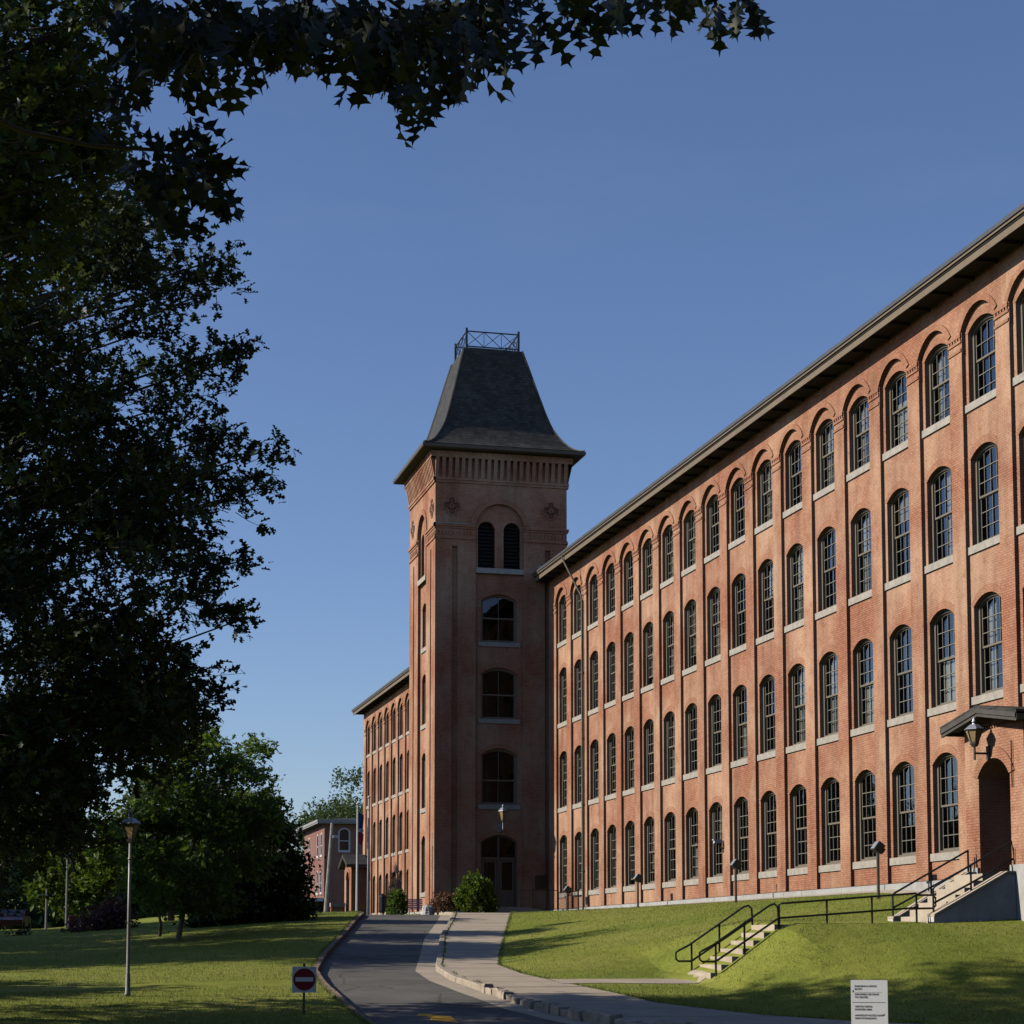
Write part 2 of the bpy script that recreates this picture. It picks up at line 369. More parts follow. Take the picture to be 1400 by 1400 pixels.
# ------------------------------------------------------------------ terrain
ZS = [(-60, -1.75), (0, -1.7), (30, -1.62), (34, -1.5), (36, -1.36), (40, -1.0), (42, -.85), (44, -.72), (50, -.33), (60, .34), (70, .95), (76, 1.27), (80, 1.42), (84, 1.5), (90, 1.56), (100, 1.7), (130, 2.1), (150, 2.6), (180, 3.3), (260, 4.5)]
ZL = [(-60, -1.75), (0, -1.7), (30, -1.6), (40, -1.08), (50, -.62), (62, -.14), (72, .3), (80, .62), (88, .70), (100, .72), (130, 1.0), (170, 1.6), (260, 4)]
ZW = [(-60, -1.7), (25, -1.55), (30, -1.3), (35, -.55), (41, .7), (46, 1.28), (52, 1.6), (80, 1.62), (90, 1.66), (100, 1.75), (130, 2.1), (150, 2.6), (180, 3.3), (260, 4.5)]
ZM = [(-60, -1.7), (30, -1.6), (33.5, -1.47), (37.5, -.45), (39.5, .18), (41, .47), (43, .5), (46, .8)]
XL = [(-60, 5.2), (34, 6.0), (38, 6.0), (42, 6.15), (46, 6.5), (52, 7.6), (60, 9.3), (70, 11.3), (78, 12.9), (86, 13.5), (150, 15.5), (260, 16)]
XR = [(-60, 30), (30, 18), (33, 12.2), (34.5, 10.7), (36, 10.1), (38, 9.6), (41, 9.35), (44, 9.28), (47, 9.52), (52, 10.6), (60, 12.3), (70, 14.7), (78, 16.5), (83, 17.2), (90, 17.3), (150, 19.2), (260, 20)]
XS = [(-60, 38), (30, 26), (33, 18), (34.5, 15.3), (36, 13.6), (38, 12.3), (40, 11.9), (42, 11.45), (44.5, 11.15), (47.5, 11.25), (52, 12.35), (60, 14.4), (70, 16.95), (80, 19.5), (84, 20.6), (88, 22.7), (91, 23.2), (93, 18.0), (150, 20.3), (260, 21.5)]
def xl(y): return lerp_table(XL, y)
def xr(y): return lerp_table(XR, y)
def xs(y): return lerp_table(XS, y)
def terr(x, y):
    zs = lerp_table(ZS, y)
    l = xl(y); s = xs(y)
    if x <= l:
        t = sst(0, 1, (x + 2) / max(.5, (l + 2))); zl = lerp_table(ZL, y)
        z = zl + (zs - zl) * t
        return z - max(0, -20 - x) * .01
    if x <= s: return zs
    zw = lerp_table(ZW, y)
    zf = zs + (zw - zs) * min(1.3, max(0, (x - s) / max(.5, 24 - s))) ** .95
    tt = min(1, max(0, (x - 14.44) / 1.93)) if y > 36 else 0
    t2 = sst(13.4, 19.5, x); q = sst(38.0, 41.2, y); zn = zs + (lerp_table(ZM, y) - zs) * (t2 + (tt - t2) * q)
    if x > 17: zn += (zw - lerp_table(ZM, y)) * sst(18.5, 25, x)
    return zn + (zf - zn) * sst(43.3, 48, y)

def ylist(y0, y1, near=.4, far=2.5):
    ys = [y0]; 
    while ys[-1] < y1:
        y = ys[-1]; st = near if 30 < y < 56 else (.9 if 56 <= y < 96 else (far if y >= 96 else 2.5))
        ys.append(min(y1, y + st))
    return ys
YS = ylist(-50, 250)
KH = .11
def strip(name, fa, fb, nx, dz, m, kind=None, ys=YS, sideA=0, sideB=0, spacing=None):
    mb = MB(); rows = []
    for y in ys:
        a = fa(y); b_ = fb(y); r = []
        if sideA: r.append((a, y, terr(a, y) + dz - sideA))
        for i in range(nx + 1):
            t = i / nx
            if spacing: t = spacing(t)
            x = a + (b_ - a) * t; r.append((x, y, terr(x, y) + dz))
        if sideB: r.append((b_, y, terr(b_, y) + dz - sideB))
        rows.append(r)
    mb.grid(rows); o = mb.build(name, m, smooth=not (sideA or sideB))
    if kind: o['kind'] = kind
    return o

KW = .17; GUT = .50
strip('lawn', lambda y: xs(y) + .0, lambda y: 120, 90, KH, M['grass'], 'structure', spacing=lambda t: t ** 2.4, sideA=.2)
strip('lawn', lambda y: -160, lambda y: xl(y) - KW, 90, KH, M['grass'], 'structure', spacing=lambda t: 1 - (1 - t) ** 2.6)
strip('road', lambda y: xl(y) - .02, lambda y: xr(y) - GUT, 8, 0, M['asphalt'], 'structure')
strip('gutter', lambda y: xr(y) - GUT, lambda y: xr(y) + .02, 2, .004, M['walk'], 'structure', ys=[y for y in YS if 32 < y < 90])
far_rows = []
mb = MB()
mb.poly([(-900, 240, 3.2), (900, 240, 3.2), (900, 1600, 3.2), (-900, 1600, 3.2)])
mb.build('ground', M['grass'])['kind'] = 'structure'
mb = MB(); mb.poly([(-900, -900, -2.6), (900, -900, -2.6), (900, 245, -2.6), (-900, 245, -2.6)]); mb.build('ground', M['grass'])['kind'] = 'structure'

# pavement of separate slabs
rnd = random.Random(4)
pav = thing('pavement', 'pale concrete footpath of slabs climbing beside the driveway to the tower door', 'pavement', (10.3, 43, -.7))
del pav['category']; del pav['label']; pav['kind'] = 'structure'
def slab(parent, fa, fb, y0, y1, dz, m, name='slab', cuts=1, gap=.02):
    mb = MB(); ys = [y0 + gap + (y1 - y0 - 2 * gap) * i / 2 for i in range(3)]
    dd = rnd.uniform(-.004, .004)
    for c in range(cuts):
        rows = []
        for y in ys:
            a = fa(y) + gap; b_ = fb(y) - gap; a, b_ = a + (b_ - a) * c / cuts + (gap if c else 0), a + (b_ - a) * (c + 1) / cuts - (gap if c < cuts - 1 else 0)
            z0 = terr(min(max(a, xl(y)), xs(y)), y)
            rows.append([(a, y, z0 + dz + dd - .12), (a, y, z0 + dz + dd), (b_, y, z0 + dz + dd), (b_, y, z0 + dz + dd - .12)])
        mb.grid(rows)
        for r in (rows[0], rows[-1]): mb.poly(r)
    o = mb.build(name, m); o.parent = parent; o.matrix_parent_inverse = Matrix.Translation(-Vector(parent.location))
    return o
y = 33.0
while y < 89.4:
    st = 1.35; slab(pav, lambda q: xr(q) + KW + .0, lambda q: xs(q), y, y + st, KH, M['walk'], cuts=1); y += st
mb = MB(); rows = []
for y in [q for q in YS if 32.5 < q < 89.9]:
    rows.append([(xr(y) + KW + .05, y, terr(xr(y) + .3, y) + KH - .03), (xs(y) + .01, y, terr(xs(y) - .05, y) + KH - .03)])
mb.grid(rows); mb.build('pavement_bed', M['kerb_red'])['kind'] = 'structure'

# kerbs: separate stones
def kerb(label, fa, side, y0, y1, ln, m, rough=.0, hgt=KH + .02, w_=KW):
    t = thing('kerb', label, 'kerb', (0, 0, 0)); y = y0
    while y < y1:
        l = ln * rnd.uniform(.8, 1.2); ye = min(y + l, y1); g = .012 + rough * .5
        dz = rnd.uniform(-rough, rough); dx = rnd.uniform(-rough, rough)
        mb = MB(); rows = []
        n_ = 3
        for i in range(n_ + 1):
            q = y + g + (ye - y - 2 * g) * i / n_; a = fa(q) + dx; z = terr(min(max(fa(q), xl(q)), xs(q)), q)
            if side < 0: a0, a1 = a - w_, a
            else: a0, a1 = a, a + w_
            e = [rnd.uniform(-rough, rough) * .6 for _ in range(6)]; ch = .02
            rows.append([(a0 + e[0], q, z - .08), (a0 + e[1], q, z + hgt + dz - ch), (a0 + ch + e[1], q, z + hgt + dz + e[2]), (a1 - ch + e[3], q, z + hgt + dz + e[4]), (a1 + e[3], q, z + hgt + dz - ch), (a1 + e[5], q, z - .08)])
        mb.grid(rows); mb.poly(rows[0]); mb.poly(rows[-1][::-1])
        mb.build('kerb_stone', m, t); y = ye
    return t
kerb('low brown kerb along the left side of the driveway', xl, -1, 33, 86, 1.5, M['kerb_red'], .006)
kerb('smooth straight concrete kerb between the driveway and the footpath', xr, 1, 41.2, 83, 2.2, M['kerb'], .003)
kerb('rough broken granite kerb of rounded stones at the near end of the footpath', xr, 1, 33, 41.2, .42, M['kerb'], .045, KH + .05, .24)

# lower walk and yellow paint
mb = MB(); rows = []
for i in range(25):
    x = 11.3 + (14.75 - 11.3) * i / 24
    ya = 41.75 + .12 * math.sin(i * .25); yb = 42.95
    za = terr(x, ya) + KH + .012; zb_ = terr(x, yb) + KH + .012
    rows.append([(x, ya, za - .05), (x, ya, za), (x, (ya + yb) / 2, (za + zb_) / 2 + .01), (x, yb, zb_), (x, yb, zb_ - .05)])
mb.grid(rows); tag(mb.build('footpath', M['walk']), kind='structure')
yp = thing('road_marking', 'short worn yellow painted dash on the asphalt at the bottom of the driveway', 'road marking', (0, 0, 0))
mb = MB()
def RZ(x, y, d=.006): return (x, y, terr(x, y) + d)
mb.poly([RZ(7.25, 36.3), RZ(7.72, 35.9), RZ(7.78, 36.9), RZ(7.45, 37.1)]); mb.poly([RZ(7.12, 36.95), RZ(7.42, 36.8), RZ(7.5, 37.25), RZ(7.25, 37.4)])
mb.build('paint', M['yellow'], yp)

# upper walkway between the stairs
mb = MB(); rows = []
for i in range(15):
    x = 16.35 + (19.9 - 16.35) * i / 14; rows.append([(x, 41.35, .30), (x, 41.35, .56 + .0 * i), (x, 42.85, .56), (x, 42.85, .30)])
mb.grid(rows); tag(mb.build('footpath', M['concrete']), kind='structure')
# pale strip of gravel at the foot of the wall
mb = MB(); rows = []
for y in [q for q in YS if 44.5 < q < 89.8]:
    rows.append([(23.35, y, terr(23.35, y) + KH + .01), (23.9, y, terr(23.9, y) + KH + .02)])
mb.grid(rows); tag(mb.build('gravel_strip', M['concrete']), kind='structure')

# ------------------------------------------------------------------ wall construction helpers
def mp_left(X): return lambda u, z, d: (X + d, u, z)      # wall facing -x, u runs along y
def mp_front(Y): return lambda u, z, d: (u, Y + d, z)     # wall facing -y, u runs along x

def arch_pts(uc, w_, zs_, zc, n=10):
    h = zc - zs_
    if h < .01: return [(uc - w_ / 2, zs_), (uc + w_ / 2, zs_)]
    r = (w_ * w_ / 4 + h * h) / (2 * h); a = math.asin(min(1, w_ / 2 / r)); cz = zc - r
    if h > w_ / 2: a = math.pi - a
    return [(uc + r * math.sin(-a + 2 * a * i / n), cz + r * math.cos(-a + 2 * a * i / n)) for i in range(n + 1)]

def cell(mb, mp, u0, u1, z0, z1, d, op=None):
    """rectangular wall cell at depth d, op = (uc, w, zb, zspring, zcrown, reveal)"""
    if op is None:
        mb.poly([mp(u0, z0, d), mp(u1, z0, d), mp(u1, z1, d), mp(u0, z1, d)]); return
    uc, w_, zb, zs_, zc, rv = op; a, b_ = uc - w_ / 2, uc + w_ / 2
    P = lambda u, z: mp(u, z, d)
    if zb > z0 + 1e-4: mb.poly([P(u0, z0), P(u1, z0), P(u1, zb), P(u0, zb)])
    else: zb = z0
    if a > u0 + 1e-4: mb.poly([P(u0, zb), P(a, zb), P(a, zs_), P(u0, zs_)])
    if b_ < u1 - 1e-4: mb.poly([P(b_, zb), P(u1, zb), P(u1, zs_), P(b_, zs_)])
    ap = arch_pts(uc, w_, zs_, zc); ap[0] = (a, zs_); ap[-1] = (b_, zs_)
    if a > u0 + 1e-4: mb.poly([P(u0, zs_), P(a, zs_), P(a, z1), P(u0, z1)])
    if b_ < u1 - 1e-4: mb.poly([P(b_, zs_), P(u1, zs_), P(u1, z1), P(b_, z1)])
    for p, q in zip(ap, ap[1:]):
        mb.poly([P(*p), P(*q), P(q[0], z1), P(p[0], z1)])
    if rv:
        ring = [(a, zb)] + ap + [(b_, zb)]
        for p, q in zip(ring, ring[1:]):
            mb.poly([mp(p[0], p[1], d), mp(q[0], q[1], d), mp(q[0], q[1], d + rv), mp(p[0], p[1], d + rv)])
        mb.poly([mp(a, zb, d), mp(b_, zb, d), mp(b_, zb, d + rv), mp(a, zb, d + rv)])

# window kit, built about (0,0,0): x along the wall, y inward, z up from the sill
WK = {}
def arch_ring(mb, wo, ho_s, ho_c, wi, hi_s, hi_c, y0, y1, zb=0, n=10):
    o_ = [(-wo / 2, zb)] + arch_pts(0, wo, ho_s, ho_c, n) + [(wo / 2, zb)]
    i_ = [(-wi / 2, zb)] + arch_pts(0, wi, hi_s, hi_c, n) + [(wi / 2, zb)]
    for k in range(len(o_) - 1):
        a, b_, c, d = o_[k], o_[k + 1], i_[k + 1], i_[k]
        mb.poly([(a[0], y0, a[1]), (b_[0], y0, b_[1]), (c[0], y0, c[1]), (d[0], y0, d[1])])
        mb.poly([(d[0], y0, d[1]), (c[0], y0, c[1]), (c[0], y1, c[1]), (d[0], y1, d[1])])

def arch_z(w_, zs_, zc, x):
    h = zc - zs_
    if h < .01: return zs_
    r = (w_ * w_ / 4 + h * h) / (2 * h); return zc - r + math.sqrt(max(0, r * r - x * x))

def window_kit(w_, hs, hc, cols, lo, up, lintel=True):
    key = (w_, hs, hc, cols, tuple(lo), tuple(up))
    if key in WK: return WK[key]
    K = {}; fr = .095
    mb = MB(); arch_ring(mb, w_, hs, hc, w_ - 2 * fr, hs, hc - fr, .13, .27)
    mb.box(-w_ / 2 + fr, w_ / 2 - fr, .13, .27, 0, .07); K['window'] = mb.mesh('window', M['frame'])
    wi = w_ - 2 * fr; mid = lo[-1]
    def sash(zb, zt, y, arched, hz):
        mb = MB(); s = .042
        if arched: arch_ring(mb, wi, hs, hc - fr, wi - 2 * s, hs, hc - fr - s, y, y + .035, zb)
        else:
            mb.box(-wi / 2, -wi / 2 + s, y, y + .035, zb, zt); mb.box(wi / 2 - s, wi / 2, y, y + .035, zb, zt)
            mb.box(-wi / 2 + s, wi / 2 - s, y, y + .035, zt - .05, zt)
        mb.box(-wi / 2 + s, wi / 2 - s, y, y + .035, zb, zb + .055)
        mb.cm = 1
        for k in range(1, cols):
            x = -wi / 2 + wi * k / cols; top = arch_z(wi, hs, hc - fr, x) - s if arched else zt - .05
            mb.box(x - .0085, x + .0085, y - .012, y + .02, zb + .055, top)
        for z in hz:
            mb.box(-wi / 2 + s, wi / 2 - s, y - .014, y + .022, z - .009, z + .009)
        return mb.mesh('sash', [M['frame'], M['muntin']])
    K['upper_sash'] = sash(mid, hc, .18, True, up); K['lower_sash'] = sash(.07, mid + .03, .22, False, lo[:-1])
    gl = MB(); panes = []; rr = random.Random(int(w_ * 100) + cols)
    zl = [.07] + lo; zu = [mid] + up + [None]
    for (levels, y) in ((zl, .238), (zu, .198)):
        for a, b_ in zip(levels, levels[1:]):
            for k in range(cols):
                x0 = -wi / 2 + wi * k / cols; x1 = x0 + wi / cols
                z0, z1 = a, b_; t = rr.uniform(-.0022, .0022); t2 = rr.uniform(-.0022, .0022)
                if b_ is None:
                    xx = [x0 + (x1 - x0) * i / 3 for i in range(4)]
                    pts = [(x0, a)] + [(x1, a)] + [(x, arch_z(wi, hs, hc - fr, min(wi / 2, max(-wi / 2, x)))) for x in xx[::-1]]
                else: pts = [(x0, z0), (x1, z0), (x1, z1), (x0, z1)]
                cx, cz = (x0 + x1) / 2, z0
                P = [(p[0], y + (p[0] - cx) * t * 4 + (p[1] - cz) * t2 * 4, p[1]) for p in pts]
                gl.poly(P); m_ = MB(); m_.poly(P); panes.append(m_.mesh('pane', M['glass']))
    K['glass'] = gl.mesh('glass', M['glass']); K['panes'] = panes
    mb = MB(); o_ = arch_pts(0, w_ + .30, hs + .06, hc + .22, 12); i_ = arch_pts(0, w_, hs, hc, 12)
    for k in range(12):
        a, b_, c, d = o_[k], o_[k + 1], i_[k + 1], i_[k]; f = -.014
        mb.poly([(a[0], f, a[1]), (b_[0], f, b_[1]), (c[0], f, c[1]), (d[0], f, d[1])])
        mb.poly([(a[0], f, a[1]), (b_[0], f, b_[1]), (b_[0], .01, b_[1]), (a[0], .01, a[1])])
        mb.poly([(d[0], f, d[1]), (c[0], f, c[1]), (c[0], .02, c[1]), (d[0], .02, d[1])])
    K['arch'] = mb.mesh('arch', M['header'])
    WK[key] = K; return K

def curtain_mesh(x0, x1, z0, z1, ph):
    mb = MB(); rows = []
    for i in range(19):
        x = x0 + (x1 - x0) * i / 18; y = .34 + .035 * math.sin(i * 1.7 + ph); rows.append([(x, y, z0), (x + .02 * math.sin(ph), y, z1)])
    mb.grid(rows); return mb.mesh('curtain', M['curtain'], True)
CUR = [curtain_mesh(-.6, -.12, .1, 2.5, 0), curtain_mesh(.1, .6, .1, 2.5, 1), curtain_mesh(-.6, .6, 1.3, 2.5, 2), curtain_mesh(-.6, .6, .1, 2.5, 3), curtain_mesh(-.6, .2, .1, 1.4, 4), curtain_mesh(-.15, .6, .1, 2.5, 5)]
def blind_mesh(z0):
    mb = MB(); mb.poly([(-.66, .31, z0), (.66, .31, z0), (.66, .31, 2.62), (-.66, .31, 2.62)]); return mb.mesh('blind', M['blind'])
CUR += [blind_mesh(1.25), blind_mesh(1.7), blind_mesh(.6)]
def sill_mesh(w_, h, proj, back):
    mb = MB(); mb.box(-w_ / 2, w_ / 2, -proj, back, -h, -.012); mb.poly([(-w_ / 2, -proj, -.012), (w_ / 2, -proj, -.012), (w_ / 2, back, .012), (-w_ / 2, back, .012)])
    return mb.mesh('sill', M['stone'])
SILL = {}
def add_window(parent, kit, loc, rz, sillw=1.9, single_panes=False, cur=None, sill=True, arch=True, sproj=.05, lift=0.0):
    win = put('window', kit['window'], parent, loc, (0, 0, rz))
    put('upper_sash', kit['upper_sash'], win); put('lower_sash', kit['lower_sash'], win, (0, 0, lift))
    if single_panes:
        for p in kit['panes']: put('pane', p, win)
    else: put('glass', kit['glass'], win)
    if arch: put('arch', kit['arch'], win)
    if sill:
        k = (sillw, sproj)
        if k not in SILL: SILL[k] = sill_mesh(sillw, .22, sproj, .09)
        put('sill', SILL[k], win)
    if cur is not None:
        for c in cur: put('curtain' if c < 6 else 'blind', CUR[c], win)
    return win

ROWS = [(2.64, 5.07, 5.37), (6.68, 9.06, 9.34), (10.72, 13.06, 13.33), (14.60, 16.52, 16.80)]   # sill, spring, crown of each storey
FLOORS = [1.9, 6.0, 10.0, 14.0, 18.0]
PITCH = 2.652; PW = 1.89; RD = .11
LO = [.48, .87, 1.27]; UP = [1.66, 2.06]

def facade(parent, X, centres, z_top, label_panes, base=1.9, seed=1, skip=lambda k, r: False):
    mp = mp_left(X); rr = random.Random(seed)
    wall = MB(); hood = MB()
    for k, uc in centres:
        u0, u1 = uc - PITCH / 2, uc + PITCH / 2
        cell(wall, mp, u0, u1, base, z_top, 0, (uc, PW, base, 16.62, 17.16, RD))
        for r, (zb, zs_, zc) in enumerate(ROWS):
            lo = FLOORS[r]; hi = FLOORS[r + 1] if r < 3 else 17.3
            cell(wall, mp, uc - PW / 2 - .01, uc + PW / 2 + .01, lo, hi, RD, None if skip(k, r) else (uc, 1.56, zb, zs_, zc, .3))
        wall.poly([mp(uc - PW / 2, base, 0), mp(uc + PW / 2, base, 0), mp(uc + PW / 2, base, RD), mp(uc - PW / 2, base, RD)])
        # moulded hood ring at the head of the recess
        a = arch_pts(uc, PW + .34, 16.70, 17.33, 12); b_ = arch_pts(uc, PW, 16.62, 17.16, 12); a2 = [mp(p[0], p[1], -.035) for p in a]; b2 = [mp(p[0], p[1], -.035) for p in b_]
        for i in range(12):
            hood.poly([a2[i], a2[i + 1], b2[i + 1], b2[i]])
            hood.poly([b2[i], b2[i + 1], mp(b_[i + 1][0], b_[i + 1][1], .02), mp(b_[i][0], b_[i][1], .02)])
            hood.poly([a2[i], a2[i + 1], mp(a[i + 1][0], a[i + 1][1], .0), mp(a[i][0], a[i][1], .0)])
    wall.build('wall', M['brick'], parent); hood.build('arch_hood', M['header'], parent)
    # brick bands on the piers
    band = MB()
    for k, uc in centres:
        c = uc + PITCH / 2; h = (PITCH - PW) / 2
        for z0, z1, pj in ((16.10, 16.18, .03), (16.34, 16.42, .03), (16.50, 16.60, .045)):
            band.box(-pj, .0, c - h, c + h, z0, z1, lambda x, y, z: (X + x, y, z))
        for j in range(5):
            v = c - h + .03 + j * .155; band.box(-.035, 0, v, v + .08, 16.42, 16.50, lambda x, y, z: (X + x, y, z))
        band.box(.0, RD, c - h - .02, c - h, 16.05, 16.62, lambda x, y, z: (X + x, y, z))
    band.build('brick_band', M['header'], parent)
    for k, uc in centres:
        for r, (zb, zs_, zc) in enumerate(ROWS):
            if skip(k, r): continue
            h1, h2 = zs_ - zb, zc - zb
            up = [UP[0], UP[1]] if r < 3 else [1.55]
            lo = LO if r < 3 else [.36, .74, 1.12]
            kit = window_kit(1.56, round(h1, 2), round(h2, 2), 4, lo, up)
            q = rr.random(); cur = None
            if r > 0 or k > 6:
                cur = [0] if q < .22 else [1] if q < .4 else [0, 1] if q < .6 else [2] if q < .7 else [3] if q < .76 else [4] if q < .84 else [5] if q < .89 else [6] if q < .93 else [7] if q < .96 else [8] if q < .98 else None
            add_window(parent, kit, (X + RD, uc, zb), -math.pi / 2, 1.885, single_panes=(k, r) in label_panes, cur=cur, sproj=.05, lift=.0 if rr.random() > .10 or (k, r) in label_panes or r == 3 else rr.choice((.12, .2, .32)))

# ------------------------------------------------------------------ mill building
mill = thing('mill_building', 'long red brick mill building with four rows of arched windows, right of the tower', 'building', (0, 0, 0))
UC0 = 49.63 - .735
cent = [(k, UC0 + PITCH * k) for k in range(-10, 16)]
XF = 24.0
LIMG = cent[0][1] - PITCH / 2; LIMH = 91.0
facade(mill, XF, cent, 18.0, {(k, r) for k in (-1, 0, 1) for r in range(4)}, skip=lambda k, r: r == 0 and k in (-2, -3))
mb = MB(); mb.poly([(XF, cent[-1][1] + PITCH / 2, 1.9), (XF, LIMH, 1.9), (XF, LIMH, 18), (XF, cent[-1][1] + PITCH / 2, 18)]); mb.build('wall_end', M['brick'], mill)
mb = MB(); mb.box(XF, 40, LIMG - .02, LIMG - .002, 0, 18.0); mb.box(40, 40.3, LIMG, 91, 0, 18); mb.build('rear_wall', M['brick'], mill)
# interior
mb = MB(); mb.box(29.5, 29.6, LIMG, 90, 1.9, 18)
for z in FLOORS[1:4]: mb.box(XF + .4, 29.5, LIMG, 90, z - .3, z)
for k, uc in cent[::3]: mb.box(XF + .42, 29.5, uc - PITCH / 2 - .05, uc - PITCH / 2 + .05, 1.9, 17.9)
mb.box(XF + .4, 29.5, LIMG, 90, 1.6, 1.9); mb.build('interior', M['interior'], mill)
def foundation(parent, X, y0, y1, zt, zb, ln=1.6):
    y = y0
    while y < y1 - .01:
        ye = min(y + ln * rnd.uniform(.85, 1.2), y1)
        if y1 - ye < .5: ye = y1
        mb = MB(); d = rnd.uniform(-.006, .006); mb.box(X - .06 + d, X + .1, y + .006, ye - .006, zb, zt - .03)
        mb.poly([(X - .06 + d, y + .006, zt - .03), (X - .06 + d, ye - .006, zt - .03), (X + .12, ye - .006, zt + .01), (X + .12, y + .006, zt + .01)])
        mb.build('foundation_stone', M['granite'], parent); y = ye
    mb = MB(); mb.box(X - .045, X + .05, y0, y1, zb, zt - .05); mb.build('foundation_joint', M['kerb_red'], parent)
foundation(mill, XF, 44.3, 91, 1.9, .6)
foundation(mill, XF, 22.5, 40, 1.9, -1.4)
def eaves(parent, X, y0, y1):
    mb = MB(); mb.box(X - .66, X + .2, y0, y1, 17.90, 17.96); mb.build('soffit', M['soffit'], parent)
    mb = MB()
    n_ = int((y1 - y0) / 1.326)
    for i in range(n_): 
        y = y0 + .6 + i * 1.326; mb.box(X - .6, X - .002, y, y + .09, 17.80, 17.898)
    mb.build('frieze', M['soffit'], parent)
    mb = MB(); mb.box(X - .70, X - .66, y0, y1, 17.82, 18.02); mb.cm = 1; mb.box(X - .73, X - .66, y0, y1, 18.02, 18.06); mb.cm = 0; mb.box(X - .78, X - .66, y0, y1, 18.06, 18.13); mb.build('fascia', [M['fascia'], M['trim_dark']], parent)
    mb = MB(); mb.box(X - .82, X - .62, y0, y1, 18.132, 18.25); mb.build('gutter', M['eave_metal'], parent)
    mb = MB(); mb.poly([(X - .8, y0, 18.26), (X - .8, y1, 18.26), (X + 8.2, y1, 18.95), (X + 8.2, y0, 18.95)]); mb.poly([(X + 8.2, y0, 18.95), (X + 8.2, y1, 18.95), (X + 17, y1, 18.2), (X + 17, y0, 18.2)])
    mb.poly([(X - .8, y0, 18.25), (X + 17, y0, 18.19), (X + 8.2, y0, 18.95)]); mb.poly([(X - .8, y0, 17.97), (X + 17, y0, 17.97), (X + 17, y0, 18.19), (X - .8, y0, 18.25)])
    mb.build('roof', M['shingle'], parent)
eaves(mill, XF, LIMG - .5, 90.95)
# downspout at the tower end
mb = MB(); mb.path([(23.2, 85.5, 18.05), (23.2, 85.48, 17.9), (23.9, 84.75, 16.05), (23.92, 84.72, 15.8)], .045, 8); mb.path([(23.92, 84.72, 15.85), (23.92, 84.72, 1.75)], .06, 8)
for z in (3.5, 6.5, 9.5, 12.5): mb.lathe([(.075, z), (.075, z + .06)], 8, (23.92, 84.72, 0))
mb.build('downpipe', M['bark_pale'], mill)

# wing beyond the tower
wing = thing('mill_wing', 'far wing of the red brick mill, left of the tower', 'building', (0, 0, 0))
c0 = 144.3; cw = [(k + 20, c0 - 2.69 * k) for k in range(0, 17)]
PITCH_S = PITCH; PITCH = 2.69
facade(wing, XF, cw, 18.0, set(), seed=5)
ylo = cw[-1][1] - PITCH / 2
mb = MB(); mb.poly([(XF, 97.4, 1.9), (XF, ylo, 1.9), (XF, ylo, 18), (XF, 97.4, 18)]); mb.poly([(XF, 145.645, 1.9), (XF, 146.3, 1.9), (XF, 146.3, 18), (XF, 145.645, 18)])
mb.box(XF + .02, 40, 146.28, 146.32, 1, 18); mb.build('wall_end', M['brick'], wing)
mb = MB(); mb.box(29.5, 29.6, 97, 146.2, 1.9, 18)
for z in FLOORS[1:4]: mb.box(XF + .4, 29.5, 97, 146.2, z - .3, z)
mb.build('interior', M['interior'], wing)
PITCH = PITCH_S
foundation(wing, XF, 97.6, 146.3, 1.9, 1.0, 2.5)
eaves(wing, XF, 97.62, 147.1)

# ------------------------------------------------------------------ tower
tower = thing('brick_tower', 'square red brick tower with a steep flared black roof and rooftop railing', 'tower', (0, 0, 0))
tower.scale = (1.0111,) * 3
TX0, TX1, TY0, TY1 = 18.15, 24.65, 90.0, 96.5
TZ = 22.35
def tower_face(mp, u0, layout, wins, pc, pw, side):
    wall = MB()
    a, g0, g1, p0 = layout           # pilaster width, groove, pier end (= panel start)
    L = 6.5
    cell(wall, mp, u0, u0 + g0, 1.5, TZ, 0); cell(wall, mp, u0 + L - g0, u0 + L, 1.5, TZ, 0)
    for c in (u0 + (g0 + g1) / 2, u0 + L - (g0 + g1) / 2):
        cell(wall, mp, c - (g1 - g0) / 2, c + (g1 - g0) / 2, 1.5, TZ, 0, (c, g1 - g0, 1.5, 19.2, 19.2, .14))
        cell(wall, mp, c - (g1 - g0) / 2, c + (g1 - g0) / 2, 1.5, 19.3, .14)
    cell(wall, mp, u0 + g1, u0 + L - g1, 1.5, TZ, 0, (pc, pw, 1.5, 20.35, 21.35, .14))
    # inner panel
    zsplit = [1.5, 6.1, 10.3, 14.1, 17.9]
    for i in range(4):
        (wd, zb, zs_, zc) = wins[i]; cell(wall, mp, pc - pw / 2 - .01, pc + pw / 2 + .01, zsplit[i], zsplit[i + 1], .14, (pc, wd, max(zb, zsplit[i]), zs_, zc, .3))
    for s in (-1, 1):
        c = pc + s * pw / 4
        cell(wall, mp, c - pw / 4 - (.01 if s < 0 else 0), c + pw / 4 + (.01 if s > 0 else 0), 17.9, 21.5, .14, (pc + s * .63 * pw / 2.37, .84 * pw / 2.37 , 18.2, 20.1, 20.5, .35))
    return wall
wd_ = 1.80
F_WINS = [(1.8, 2.0, 5.05, 5.42), (1.8, 6.85, 9.22, 9.55), (1.8, 10.95, 13.1, 13.43), (1.8, 14.65, 16.65, 16.97)]
S_WINS = [(1.15, 2.75, 5.1, 5.5), (1.15, 6.85, 9.25, 9.55), (1.15, 10.95, 13.1, 13.43), (1.15, 14.75, 16.65, 16.95)]
PCF = 21.32; PCS = 93.25
wall = tower_face(mp_front(TY0), TX0, (.82, .82, 1.10, 1.98), F_WINS, PCF, 2.37, False); wall.build('wall', M['brick'], tower)
